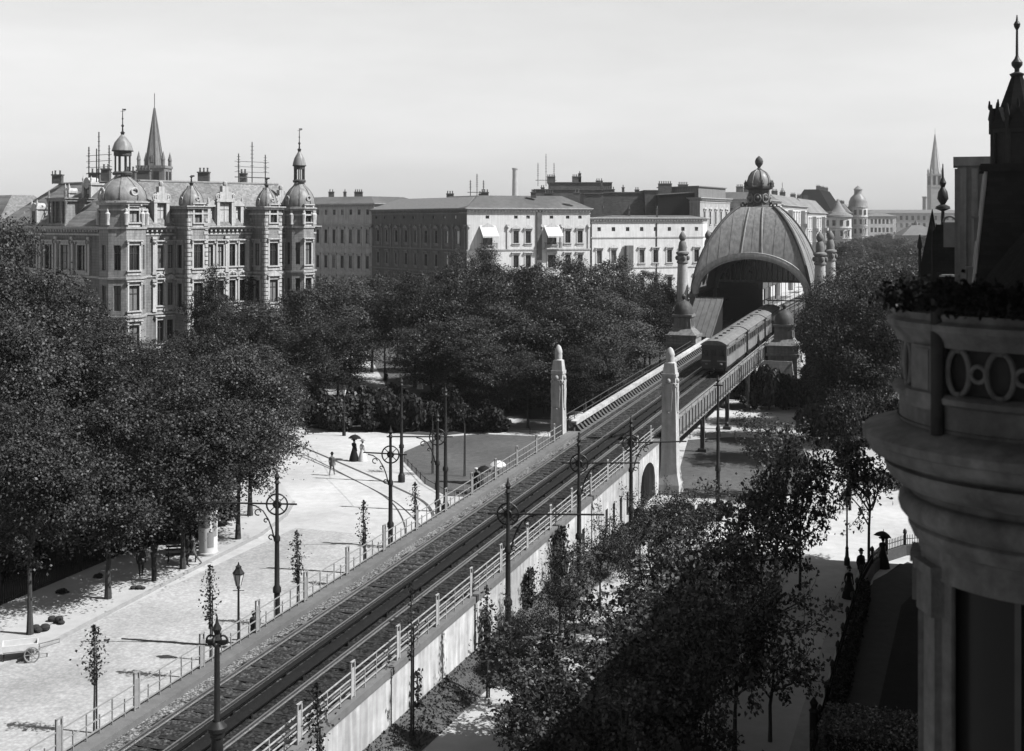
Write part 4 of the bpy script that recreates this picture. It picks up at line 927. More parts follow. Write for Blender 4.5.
# ------------------------------------------------------------------ buildings along the far side of the square
def block(name, label, cat, pts, h, faces, wallmat, trim, roofmat, rh=2.6, inset=5.0, z0=0.0, bands=(), cornice=True, dentil=True, group=None, frame='frame_dark'):
    pts = ccw([tuple(p)[:2] for p in pts]); o = pts[0]; t = thing(name, label, cat, (o[0], o[1], 0), 0, group)
    fs = {}
    for (p, q), spec in faces.items():
        for i in range(len(pts)):
            a, b = Vector(pts[i]), Vector(pts[(i + 1) % len(pts)])
            if (a - Vector(p[:2])).length < .05 and (b - Vector(q[:2])).length < .05: fs[i] = spec
            elif (a - Vector(q[:2])).length < .05 and (b - Vector(p[:2])).length < .05: L = (b - a).length; fs[i] = [(L - x, z, w, hh, st) for x, z, w, hh, st in spec]
    e = shell(t, pts, z0, h, fs, wallmat, trim, frame, off=o, bands=bands, cornice=cornice, dentil=dentil)
    if rh: MB().frustum(offs(e, .3), h + .07, offs(e, -inset), h + rh).build('roof', roofmat, t)
    return t, o
def grid(L, n, rows, m=1.0): return [w for (z, ww, hh, st) in rows for w in row(L, n, z, ww, hh, st, m)]
# corner house: dark flank and bright front
k0 = W2(372, 255); k1 = W2(467, 223); k2 = W2(590, 232); k3 = (k2[0] - 3, k2[1] + 20); k4 = (k0[0] + 14, k0[1] + 14)
La = (Vector(k0) - Vector(k1)).length; Lb = (Vector(k2) - Vector(k1)).length
fa = grid(La, 9, [(15.2, 1.05, 2.3, 'pediment'), (10.9, 1.05, 2.2, 'hood'), (6.6, 1.05, 2.2, 'hood')])
fb = []
for x, st in ((3.6, 'awn'), (8.7, 'pediment'), (10.9, 'pediment'), (15.2, 'awn'), (18.2, 'pediment'), (20.5, 'pediment')):
    xx = x * Lb / 22.4
    if st == 'awn': fb += [(xx, 15.0, 1.9, 2.7, 'pediment'), (xx, 10.8, 1.5, 2.3, 'hood')]
    else: fb += [(xx, 15.3, 1.05, 2.2, st), (xx, 10.9, 1.05, 2.2, 'hood')]
    fb += [(xx, 6.5, 1.1, 2.2, 'hood'), (xx, 19.75, .7, .55, 'bare')]
fa += [(x, 19.75, .7, .55, 'bare') for x in [2 + i * 4 for i in range(9)]]
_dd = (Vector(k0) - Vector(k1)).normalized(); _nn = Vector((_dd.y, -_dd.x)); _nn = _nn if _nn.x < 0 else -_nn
kA = tuple(Vector(k1) + _dd * 20 - _nn * .3)
cor, cO = block('corner_house', 'corner house with a bright white front and two pale shade awnings over balconies', 'house', [k1, k2, k3, kA], 21.6, {(k1, k2): fb}, 'plaster', 'plaster_trim', 'felt', 2.4, 4.6, bands=(14.0, 9.8))
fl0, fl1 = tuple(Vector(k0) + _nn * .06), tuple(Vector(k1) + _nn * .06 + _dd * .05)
flank, fO = block('flank_house', 'dark stone house in shadow with densely ornamented windows adjoining the white-fronted corner house', 'house', [fl0, fl1, tuple(Vector(fl1) - _nn * 9), tuple(Vector(fl0) - _nn * 16)], 21.55, {(fl0, fl1): fa}, 'flank_stone', 'flank_trim', 'zinc', 2.2, 4.0, bands=(14.0, 9.8, 5.6))  # thin skin block over the flank, darker in base colour than the front
d = (Vector(k2) - Vector(k1)).normalized(); rz = math.atan2(d.y, d.x); nn = Vector((d.y, -d.x))
for x in (3.6, 15.2):
    v = Vector(k1) + d * (x * Lb / 22.4) - Vector(cO)
    o = link('balcony', None, cor, (v.x, v.y, 14.2), rz); mb = MB(); mb.bx(-1.5, 1.5, -1.3, -.02, 0, .2); mb.build('slab', 'plaster_trim', o)
    mb = MB()
    for i in range(13): xx = -1.45 + i * .2416; mb.bx(xx - .03, xx + .03, -1.26, -1.2, .2, 1.1)
    mb.bx(-1.5, 1.5, -1.28, -1.18, 1.1, 1.18)
    for sx in (-1.47, 1.47): mb.bx(sx - .03, sx + .03, -1.2, -.02, 1.1, 1.17); mb.bx(sx - .03, sx + .03, -.7, -.64, .2, 1.1)
    mb.build('balustrade', 'iron_grey', o)
    mb = MB(); w = 1.55; a = [(-w, -.03, 4.3), (w, -.03, 4.3), (w, -1.9, 2.4), (-w, -1.9, 2.4)]; mb.add(a + [(p[0], p[1], p[2] - .03) for p in a], [(0, 3, 2, 1), (4, 5, 6, 7), (0, 1, 5, 4), (1, 2, 6, 5), (2, 3, 7, 6), (3, 0, 4, 7)])
    for i in range(12): xx = -w + (i + .5) * w / 6; mb.bx(xx - .1, xx + .1, -1.905, -1.88, 2.12, 2.4)
    mb.build('awning', 'awning', o, fix=True)
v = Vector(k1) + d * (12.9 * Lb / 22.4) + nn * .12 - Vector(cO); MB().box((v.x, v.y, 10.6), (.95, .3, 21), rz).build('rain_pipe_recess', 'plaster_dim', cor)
# giant pilasters with carved heads at the corners of each house front
for x in (.3, 7.2, 13.4, 17.0, 22.1):
    v = Vector(k1) + d * (x * Lb / 22.4) + nn * .06 - Vector(cO); mb = MB(); mb.box((v.x, v.y, 16.3), (.35, .22, 4.3), rz); mb.box((v.x, v.y, 18.5), (.55, .5, .4), rz); mb.sphere((v.x + nn.x * .2, v.y + nn.y * .2, 18.2), .22, 8); mb.build('pilaster', 'plaster_trim', cor)
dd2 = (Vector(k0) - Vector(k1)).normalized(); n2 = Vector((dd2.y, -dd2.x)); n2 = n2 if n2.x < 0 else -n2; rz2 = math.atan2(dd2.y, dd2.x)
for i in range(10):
    v = Vector(fl1) + dd2 * (.5 + (La - 1) * i / 9) + n2 * .06 - Vector(fO); mb = MB(); mb.box((v.x, v.y, 16.3), (.4, .2, 4.2), rz2); mb.box((v.x, v.y, 18.5), (.6, .45, .4), rz2); mb.sphere((v.x + n2.x * .2, v.y + n2.y * .2, 18.1), .22, 8); mb.build('pilaster', 'flank_trim', flank)
for (x, y, w) in ((3, 8, 1.4), (12, 8, 1.0), (15, 14, 1.8), (20, 8, 1.2), (-4, 20, 1.4), (2, 22, 1.0)):
    chimney(cor, k1[0] + x - cO[0], k1[1] + y - cO[1], 23.6, w, .7, .9)
roof_rack('group of slender rods on the roof of the white-fronted corner house', (k1[0] + 1.5, k1[1] + 10, 23.9), rz, 2.6, 4.2, 3, 1)
# dim house between the villa and the corner house
h1, h2_ = W2(312, 268), W2(374, 258); h3 = (h2_[0] + 10, h2_[1] + 16); h4 = (h1[0] + 4, h1[1] + 22); h0 = (h1[0] - 6, h1[1] + 9)
L1 = (Vector(h2_) - Vector(h1)).length
rows_ = [(20.6, .75, 1.1, 'bare'), (14.6, .85, 2.9, 'hood'), (9.4, .9, 2.6, 'hood'), (5.0, .9, 2.5, 'hood')]
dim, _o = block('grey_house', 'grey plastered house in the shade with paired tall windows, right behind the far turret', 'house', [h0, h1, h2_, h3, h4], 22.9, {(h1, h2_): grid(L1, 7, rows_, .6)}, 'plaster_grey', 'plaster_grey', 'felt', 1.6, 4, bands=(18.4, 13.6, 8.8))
for x, w in ((3, 1.2), (6, .6), (9, 1.8)): chimney(dim, h1[0] + x - _o[0], h1[1] + 8 - _o[1], 24.3, w, .7, 1.3)
# low white house in front of the fire walls
j0, j1 = W2(592, 233), W2(703, 243); j2 = (j1[0] + 3, j1[1] + 14); j3 = (j0[0] + 3, j0[1] + 14)
L2 = (Vector(j1) - Vector(j0)).length
fj = [(1.5 + i * (L2 - 3) / 7, 17.4, .75, .75, 'bare') for i in range(8)] + [(1.5 + i * (L2 - 3) / 7, 11.4, 1.1 if i != 2 else 1.3, 2.4 if i != 2 else 2.6, 'pediment' if i % 2 else 'hood') for i in range(8)] + [(1.5 + i * (L2 - 3) / 7, 6.4, 1.0, 2.2, 'hood') for i in range(8)]
low, lO = block('low_house', 'low white stucco house with small attic windows in front of bare fire walls', 'house', [j0, j1, j2, j3], 19.9, {(j0, j1): fj}, 'plaster', 'plaster_trim', 'felt', .5, 3, bands=(16.1, 10.4))
d = (Vector(j1) - Vector(j0)).normalized(); v = Vector(j0) + d * (1.5 + 2 * (L2 - 3) / 7) - Vector(lO); rzj = math.atan2(d.y, d.x)
o = MB().box((0, 0, 2.2), (1.5, .9, 4.6)).build('oriel_box', 'plaster_dim', low); o.location = (v.x + d.y * .45, v.y - d.x * .45, 10.2); o.rotation_euler = (0, 0, rzj)
v = Vector(j0) + d * (L2 * .57) - Vector(lO); MB().tube([(v.x + d.y * .12, v.y - d.x * .12, 0), (v.x + d.y * .12, v.y - d.x * .12, 19)], .09, 6).build('rain_pipe', 'iron_grey', low)
for x in (2.5, 7.5, 12.8): chimney(low, j0[0] + x - lO[0], j0[1] + 6 - lO[1], 20.0, .35, .35, 1.6, 'brick')
# brick fire walls and tall house behind
def slab_house(name, label, x0, x1, Y, dy, z, m, rise=0.0, group=None, chim=()):
    t = thing(name, label, 'building', (PX(x0, Y), Y, 0), 0, group); w = PX(x1, Y) - PX(x0, Y)
    mb = MB(); mb.add([(0, 0, 0), (w, 0, 0), (w, 0, z + rise), (0, 0, z), (0, dy, 0), (w, dy, 0), (w, dy, z + rise), (0, dy, z)], [(0, 1, 2, 3), (1, 5, 6, 2), (5, 4, 7, 6), (4, 0, 3, 7), (3, 2, 6, 7)]); mb.build('wall', m, t)
    mb = MB(); mb.add([(-.1, -.15, z), (w + .1, -.15, z + rise), (w + .1, -.15, z + rise + .22), (-.1, -.15, z + .22), (-.1, dy, z), (w + .1, dy, z + rise), (w + .1, dy, z + rise + .22), (-.1, dy, z + .22)], [(0, 1, 2, 3), (1, 5, 6, 2), (5, 4, 7, 6), (4, 0, 3, 7), (3, 2, 6, 7)]); mb.build('coping', 'zinc' if rise else 'felt', t)
    for cx, cw, ch in chim: chimney(t, w * cx, dy * .4, z, cw, .8, ch)
    return t
slab_house('brick_building', 'brick fire wall behind the low white house, broad middle part', 602, 649, 264, 14, ZY(193, 264), 'brick', chim=((.2, 2.2, .8), (.5, .5, 1.2), (.8, .9, .7)))
slab_house('brick_building', 'taller narrow brick fire wall section beside the tarred black wall', 645, 660, 262, 14, ZY(191, 262), 'brick')
slab_house('brick_building', 'brick gable wall directly behind the bright corner house', 584, 603, 257, 16, ZY(194, 257), 'brick')
slab_house('tarred_building', 'tarred black fire wall behind the low white house', 658, 699, 259, 14, ZY(195, 259), 'tar', .55, chim=((.25, 2.8, 2.4), (.7, 2.0, 2.2)))
slab_house('rear_building', 'dark roofed rear building with chimneys above the corner house roof', 534, 611, 290, 14, ZY(190, 290), 'felt', chim=((.12, .9, .6), (.9, .5, 2.2)))
slab_house('rear_building', 'stepped rear tenement with tall chimneys rising above the dark roof', 550, 612, 300, 14, ZY(183, 300), 'brick', chim=((.03, 2.0, 1.6), (.45, 2.2, 1.6), (.5, .6, 2.4), (.8, 1.0, .6)))
roof_rack('tall thin masts standing on the rear tenement roof', (PX(546, 296), 296, ZY(186, 296)), 0, 3.8, 7.6, 3, 1)
# tall house seen end-on beside the dome
m0, m1 = W2(700, 256), W2(730, 274); m2 = (m1[0] - 4, m1[1] + 14); m3 = (m0[0] - 8, m0[1] + 14)
L3 = (Vector(m1) - Vector(m0)).length
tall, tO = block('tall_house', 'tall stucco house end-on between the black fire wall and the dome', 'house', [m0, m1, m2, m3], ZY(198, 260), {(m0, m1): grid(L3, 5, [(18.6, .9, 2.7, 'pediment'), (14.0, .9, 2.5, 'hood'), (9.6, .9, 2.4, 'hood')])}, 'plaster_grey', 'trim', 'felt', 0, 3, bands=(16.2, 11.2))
m4 = Vector(m0) + Vector((.6, 1.4)); 
mb = MB(); zt0 = ZY(198, 260); L = [Vector(p) - Vector(tO) for p in ccw([m0, m1, m2, m3])]; q = offs([tuple(v) for v in L], -.9); mb.prism(q, zt0, zt0 + 2.3); mb.prism(offs(q, .3), zt0 + 2.3, zt0 + 2.5); mb.build('attic', 'stone_dark', tall)
dA = (Vector(m1) - Vector(m0)).normalized()
for i in range(5): v = Vector(m0) + dA * (1.8 + i * (L3 - 3.5) / 4) - Vector(tO) + Vector((-dA.y, dA.x)) * .9; put_window(tall, (v.x, v.y, zt0 + .5), math.atan2(dA.y, dA.x), 1.0, 1.3, 'bare')
# factory chimney with a wisp of smoke
t = thing('factory_chimney', 'thin distant factory chimney smoking over the roof of the corner house', 'chimney', (PX(515, 700), 700, 0)); MB().lathe([(2.2, 0), (1.4, ZY(168, 700) - 1), (1.7, ZY(168, 700) - .8), (1.7, ZY(168, 700))], 14).build('shaft', 'hazed_stone', t)

# ------------------------------------------------------------------ street front receding beyond the station
def tall_row(name, label, s0, s1, h, u=-44, n=5, roof='slate', rh=3.5, depth=14, m='plaster_trim', inset=3.5):
    p = [US(u, s0).freeze(), US(u, s1).freeze(), US(u - depth, s1).freeze(), US(u - depth, s0).freeze()]; L = s1 - s0
    rr = [(h - 4.6 - 4.3 * k, 1.1, 2.5, 'pediment' if k == 1 else 'hood') for k in range(4)]
    t, o = block(name, label, 'house', p, h, {(p[0], p[1]): grid(L, n, rr, .8), (p[3], p[0]): grid(depth, 3, rr[:2], 1)}, m, 'trim', roof, rh, inset, bands=(h - 5.4, h - 9.7), dentil=False)
    dd = (p[1] - p[0]).normalized(); nr = Vector((dd.y, -dd.x, 0))
    for k in range(2):                           # projecting bays with balconies
        q = p[0] + dd * (L * (.25 + .5 * k)) + nr * .55 - Vector((o[0], o[1], 0)); rz_ = math.atan2(dd.y, dd.x)
        mb = MB(); mb.box((q.x, q.y, h / 2 - .6), (3.2, 1.5, h - 1.4), rz_); b = mb.build('bay', m, t)
        for zz in (h - 4.6, h - 8.9, h - 13.2):
            put_window(t, (q.x + nr.x * .77, q.y + nr.y * .77, zz), rz_, 1.2, 2.4, 'hood')
            MB().box((q.x + nr.x * .9, q.y + nr.y * .9, zz - 1.0), (3.8, 1.2, .95), rz_).build('balcony', 'trim', t)
    for k in range(3): c = Vector((o[0], o[1], 0)); q = p[0] + dd * (L * (.2 + .3 * k)) - nr * 6 - c; chimney(t, q.x, q.y, h + rh - .3, 1.6, .8, 1.6)
    return t, o
tall_row('town_house', 'pale stucco town house just past the dome, nearest of the far row', 300, 338, ZY(202, 345), n=8, roof='felt', rh=1.8)
tall_row('town_house', 'pale balconied town house between the dome and the conical corner tower', 340, 400, ZY(207, 390), n=10, roof='slate', rh=3.0)
tall_row('town_house', 'balconied town house with a steep dark roof next to the conical corner tower', 402, 462, ZY(213, 430), n=10, roof='slate', rh=4.5)
tt, to = tall_row('town_house', 'large town house with a high dark slate roof behind the conical corner tower', 512, 566, ZY(212, 530), u=-47, n=9, roof='slate_dark', rh=9, inset=5, depth=16)
tall_row('town_house', 'distant town house at the far end of the street row beside the domed turret', 569, 610, ZY(213, 575), n=8, roof='slate', rh=4)
def corner_tower(label, px, Y, w, z1, z2, cone, m='plaster_trim'):
    t = thing('corner_tower', label, 'tower', (PX(px, Y), Y, 0)); r = w / 2
    mb = MB(); mb.lathe([(r, 0), (r, z1)], 20); mb.build('wall', m, t)
    mb = MB()
    for k in range(5): mb.lathe([(r, z1 - 4.2 * k - .5), (r + .3, z1 - 4.2 * k - .3), (r + .3, z1 - 4.2 * k), (r, z1 - 4.2 * k + .05)], 20)
    mb.build('string_course', 'trim', t)
    for k in range(4):
        for a in range(-4, 2):
            q = R_(-90 + a * 32); p = (math.cos(q) * (r + .27), math.sin(q) * (r + .27), z1 - 3.5 - 4.2 * k)
            put_window(t, p, q + math.pi / 2, 1.2, 2.2, 'hood' if k else 'bare')
    if cone: mb = MB(); mb.lathe([(r + .7, z1), (r + .4, z1 + .7), (r * .62, z1 + 1.9), (r * .34, z1 + 4), (.06, z2)], 20); mb.build('roof', 'slate', t)
    else:
        mb = MB(); mb.lathe([(r + .4, z1), (r * 1.02, z1 + .6), (r * .98, z1 + 2.4), (r * .8, z1 + 4.2), (r * .5, z1 + 5.4), (r * .42, z1 + 6.0), (r * .42, z1 + 7.6), (r * .5, z1 + 7.8), (r * .25, z1 + 8.9), (.08, z1 + 9.6), (.05, z2)], 16); mb.build('dome', 'copper', t)
    return t
corner_tower('round corner tower with a pointed cone roof in the far row past the station', 838, 500, 10.4, ZY(217, 505), ZY(199, 505), True)
corner_tower('distant corner turret crowned by a bell-shaped dome in the far row', 858, 560, 8.2, ZY(207, 560), ZY(187, 560), False)
for s in (330, 372): q = US(-48, s); roof_rack('wire masts on the pale roofs close past the dome' if s == 330 else 'wire masts on the balconied roofs before the conical tower', (q.x, q.y, ZY(203, q.y)), -TH + 1.57, 4, 6, 3, 1)
# long institutional block closing the view, with pavilion in front
Y = 760; fa_ = (PX(868, Y), Y); fb_ = (PX(960, Y), Y - 6); fc = (fb_[0] + 4, Y + 18); fd = (fa_[0] - 4, Y + 18); Lq = (Vector(fb_) - Vector(fa_)).length
block('far_block', 'long many-windowed block fading in the haze at the end of the street', 'building', [fa_, fb_, fc, fd], ZY(213, Y), {(fa_, fb_): grid(Lq, 16, [(z, 1.5, 2.6, 'bare') for z in (19.5, 15, 10.5, 6)], 1)}, 'hazed_stone', 'hazed_stone', 'far_dark', 2.0, 6, dentil=False)
Y = 640; a_, b_ = (PX(868, Y), Y), (PX(898, Y), Y + 3); block('far_block', 'paler hazy tenement at the end of the row before the long block', 'building', [a_, b_, (b_[0], Y + 18), (a_[0], Y + 18)], ZY(216, Y), {(a_, b_): grid(15, 6, [(z, 1.3, 2.4, 'bare') for z in (17.5, 13.2, 9)], 1)}, 'hazed_stone', 'hazed_stone', 'far_dark', 1.5, 5, dentil=False)
Y = 520; pv = thing('pavilion', 'low pavilion with a dark hipped roof among the hazy far trees', 'pavilion', (PX(916, Y), Y, 0))
mb = MB(); mb.bx(-7, 7, -6, 6, 0, 13.2); mb.build('wall', 'hazed_stone', pv); mb = MB(); mb.frustum([(-8, -7), (8, -7), (8, 7), (-8, 7)], 13.2, [(-2, -1), (2, -1), (2, 1), (-2, 1)], 17.4); mb.lathe([(1.0, 0), (.9, .8), (.02, 2.2)], 8, (0, 0, 17.3)); mb.build('roof', 'far_dark', pv)
for x in (-4.5, -1.5, 1.5, 4.5): put_window(pv, (x, -6.02, 8), 0, 1.6, 3, 'bare')
church_spire('slender church spire fading in the haze beyond the far trees', 935, 800, 7.6, ZY(174, 800), ZY(134, 800), 'hazed_stone', corner=True, fr=.92)
t = thing('factory_chimney', 'short hazy chimney beside the slender far church spire', 'chimney', (PX(925, 820), 820, 0)); MB().lathe([(2.0, 0), (1.6, ZY(198, 820)), (1.9, ZY(197.5, 820)), (1.9, ZY(196.5, 820))], 12).build('shaft', 'hazed_stone', t)
t = thing('garden_terrace', 'small white terrace wall catching the sun among the far trees', 'terrace', (PX(922, 270), 270, 0)); mb = MB(); mb.bx(-2, 5, -.3, .3, 0, ZY(268, 270)); mb.bx(-2.0, -1.4, -.35, .35, 0, ZY(262, 270)); mb.build('wall', 'plaster', t)

# ------------------------------------------------------------------ the dark house on the right with its roof towers
rb = TT('slate_house', 'dark shaded slate-roofed house with a clustered chimney block behind the balcony', 'house', .1, 15); 
def RBP(u, s): return (u - .1, s - 15)
FS0, FS1 = 17.0, 74.5
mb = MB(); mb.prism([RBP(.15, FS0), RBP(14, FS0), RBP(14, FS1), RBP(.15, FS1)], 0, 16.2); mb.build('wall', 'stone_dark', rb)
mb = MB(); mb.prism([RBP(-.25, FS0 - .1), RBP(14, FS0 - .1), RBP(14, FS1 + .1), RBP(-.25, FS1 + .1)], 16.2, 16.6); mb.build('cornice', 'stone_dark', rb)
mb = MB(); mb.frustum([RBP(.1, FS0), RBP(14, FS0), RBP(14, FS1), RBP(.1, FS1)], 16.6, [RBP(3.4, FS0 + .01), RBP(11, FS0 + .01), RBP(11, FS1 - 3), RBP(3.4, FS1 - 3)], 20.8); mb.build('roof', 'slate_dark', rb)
for k in range(9):
    for z in (12.2, 8.0, 3.8):
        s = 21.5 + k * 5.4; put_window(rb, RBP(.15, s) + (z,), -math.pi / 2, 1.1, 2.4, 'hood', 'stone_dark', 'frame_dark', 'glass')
# clustered chimney block
def rbm(u, s): return RBP(u, s)
mb = MB(); x, y = rbm(1.0, 52.5); mb.bx(x - .95, x + 1.1, y - .9, y + .9, 15, 21.6); mb.bx(x - 1.1, x + 1.2, y - 1.05, y + 1.05, 21.6, 21.95)
for k in range(5): mb.bx(x - .85 + k * .42, x - .62 + k * .42, y - 1.0, y - .88, 16.5, 21.5); mb.bx(x - 1.05, x - .94, y - .8 + k * .35, y - .6 + k * .35, 16.5, 21.5)
mb.build('chimney_block', 'stone_dark', rb)
MB().tube([(x + .9, y, 21.9), (x + .9, y, 23.3)], .06, 6).build('vent_pipe', 'iron', rb)
# spired roof tower
tw = TT('roof_tower', 'dark octagonal roof tower with gablets, steep spire and ball finial at the right edge', 'tower', 1.92, 45, 15.5)
def sq2(a): return [(-a, -a), (a, -a), (a, a), (-a, a)]
mb = MB(); mb.frustum(sq2(1.62), 0, sq2(1.48), .8); mb.frustum(sq2(1.48), .8, sq2(.98), 5.6); mb.prism(sq2(1.16), 5.6, 5.85); mb.build('base_roof', 'slate_dark', tw)
mb = MB(); [mb.tube([(sx * 1.49, sy * 1.49, .8), (sx * .99, sy * .99, 5.6)], .06, 6) for sx in (-1, 1) for sy in (-1, 1)]; mb.build('ridge_roll', 'zinc', tw)
for z, w in ((1.6, 1.42), (3.3, 1.24)): mb = MB(); mb.bx(-w - .12, -w + .3, -.28, .28, z, z + .75); mb.prism([(-w - .2, -.36), (-w + .35, -.36), (-w + .35, .36), (-w - .2, .36)], z + .75, z + .83); mb.build('lucarne', 'stone_dark', tw)
mb = MB(); oc = ngon((0, 0), .80, 8, math.pi / 8)
for p in oc: mb.tube([(p[0], p[1], 5.8), (p[0], p[1], 7.0)], .09, 6)
mb.prism(ngon((0, 0), .70, 8, math.pi / 8), 5.8, 7.0); mb.prism(ngon((0, 0), .88, 8, math.pi / 8), 6.9, 7.05); mb.build('drum', 'oriel_dark', tw)
mb = MB(); mb.frustum(ngon((0, 0), .84, 8, math.pi / 8), 7.05, ngon((0, 0), .17, 8, math.pi / 8), 8.85); mb.build('spire', 'slate_dark', tw)
for k in range(8):
    a = k * math.pi / 4; g = MB(); c, s_ = math.cos(a), math.sin(a)
    v = [(c * .86 - s_ * .3, s_ * .86 + c * .3, 7.03), (c * .86 + s_ * .3, s_ * .86 - c * .3, 7.03), (c * .86, s_ * .86, 7.75), (c * .45, s_ * .45, 7.75)]
    g.add(v, [(0, 1, 2), (0, 2, 3), (1, 3, 2)]); g.lathe([(.03, 7.7), (.05, 7.8), (.02, 8.0)], 6, (c * .86, s_ * .86, 0)); g.build('gablet', 'slate_dark', tw)
    a += math.pi / 8; MB().lathe([(.07, 6.9), (.07, 7.35), (.10, 7.4), (.02, 7.85)], 6, (.87 * math.cos(a), .87 * math.sin(a), 0)).build('pinnacle', 'oriel_dark', tw)
MB().lathe([(.2, 8.8), (.24, 8.88), (.08, 8.95), (.08, 9.05), (.17, 9.16), (.18, 9.26), (.08, 9.4), (.045, 9.5), (.035, 10.35), (.09, 10.45), (.11, 10.55), (.04, 10.66), (.015, 10.85)], 10, (0, 0, 0)).build('finial', 'iron', tw)
# small gabled turret with knobbed finial
gt = TT('roof_turret', 'slim gabled roof turret with a knobbed finial and a pale glazed panel', 'turret', -.8, 59, 15.0)
mb = MB(); mb.bx(-.85, .75, -.5, .8, -1, 1.6); mb.add([(-1.0, -.55, .9), (.45, -.55, .9), (-.2, -.55, 5.0), (-1.0, .8, .9), (.45, .8, .9), (-.2, .8, 5.0)], [(0, 1, 2), (5, 4, 3), (1, 4, 5, 2), (3, 0, 2, 5)]); mb.build('gable', 'slate_dark', gt)
for x, h in ((-.72, 3.6), (-.2, 4.4)): MB().lathe([(.07, .9), (.06, h - .4), (.12, h - .3), (.03, h + .25)], 8, (x, -.5, 0)).build('shaft', 'oriel_dark', gt)
MB().lathe([(.08, 4.2), (.07, 4.9), (.32, 5.0), (.30, 5.1), (.10, 5.2), (.24, 5.45), (.20, 5.75), (.08, 5.95), (.15, 6.15), (.05, 6.4), (.02, 7.0)], 10, (.25, -.3, 0)).build('finial', 'iron', gt)
mb = MB(); mb.bx(.28, .81, -.62, -.57, 3.3, 4.4); mb.torus((.545, -.6, 4.4), .265, .05, (1, 0, 0), (0, 0, 1), 10, 6, 1, 1, (0, math.pi)); mb.build('glazed_panel', 'blind', gt)
mb = MB(); mb.bx(-.05, .95, -.5, .6, -1, 4.3); mb.prism([(-.1, -.55), (1.0, -.55), (1.0, .65), (-.1, .65)], 2.1, 2.25); mb.build('side_wall', 'slate_dark', gt); MB().bx(.1, 1.0, -.75, -.56, 2.0, 2.1).build('sill', 'trim', gt)

# the round bay and balcony close to the camera
OX, OY = 5.45, 12.6
orl = thing('round_bay', 'rounded corner bay with moulded cornice and balcony close to the camera', 'bay', (OX, OY, 0), 0)
cor_p = [(1.15, 16.14), (1.29, 16.16), (1.29, 16.25), (1.34, 16.27), (1.37, 16.34), (1.39, 16.38), (1.39, 16.41), (1.36, 16.44), (1.42, 16.47), (1.47, 16.53), (1.49, 16.60), (1.48, 16.67), (1.44, 16.71), (1.37, 16.72), (1.37, 16.78), (1.44, 16.80), (1.53, 16.84), (1.60, 16.92), (1.63, 17.0), (1.63, 17.03), (1.57, 17.05), (1.57, 17.08), (1.70, 17.10), (1.77, 17.14), (1.80, 17.20), (1.80, 17.24), (1.84, 17.26), (1.85, 17.34), (1.82, 17.37), (1.52, 17.46), (1.2, 17.47)]
MB().lathe(cor_p, 96).build('cornice', 'oriel', orl)
MB().lathe([(1.48, 17.44), (1.48, 17.72), (1.54, 17.75), (1.55, 17.80), (1.50, 17.83), (1.28, 17.83)], 96).build('plinth', 'oriel', orl)
MB().lathe([(1.28, 18.28), (1.50, 18.28), (1.52, 18.34), (1.55, 18.38), (1.60, 18.44), (1.60, 18.50), (1.54, 18.53), (1.56, 18.60), (1.46, 18.62), (1.28, 18.62)], 96).build('coping', 'oriel', orl)
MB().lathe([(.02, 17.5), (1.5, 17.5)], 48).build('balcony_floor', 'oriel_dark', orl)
va = math.atan2(-OY, -OX)                      # direction from the bay's axis to the viewer
def pol(r, deg): a = va - R_(deg); return (r * math.cos(a), r * math.sin(a))      # positive = towards the picture's left
for deg in (50, -58, 150, -150):
    mb = MB(); x, y = pol(1.43, deg); mb.box((x, y, 18.055), (.20, .34, .46), va - R_(deg)); x, y = pol(1.50, deg); mb.box((x, y, 18.055), (.08, .24, .40), va - R_(deg)); x, y = pol(1.44, deg); mb.box((x, y, 17.76), (.26, .42, .16), va - R_(deg)); mb.build('pier', 'oriel', orl)
for deg in (35, 18, 1, -16, -33, 70, 91, 108, 125):
    mb = MB(); x, y = pol(1.43, deg); a = va - R_(deg); tx = (-math.sin(a), math.cos(a), 0)
    mb.torus((x, y, 18.055), .125, .028, tx, (0, 0, 1), 24, 8, 1, 1.75)
    for sz in (-1, 1): mb.box((x, y, 18.055 + sz * .215), (.07, .07, .06), a)
    x2, y2 = pol(1.43, deg - 8.5); a2 = a + R_(8.5); mb.torus((x2, y2, 18.055), .075, .022, (-math.sin(a2), math.cos(a2), 0), (0, 0, 1), 16, 8)
    mb.build('balustrade_ring', 'oriel', orl)
# backing panel (the parapet's inner face) is solid and dark
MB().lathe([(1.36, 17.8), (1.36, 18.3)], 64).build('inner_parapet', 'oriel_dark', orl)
x, y = pol(1.54, 41); MB().tube([(x, y, 17.45), (x, y, 18.75)], .062, 10).build('awning_post', 'oriel_dark', orl)
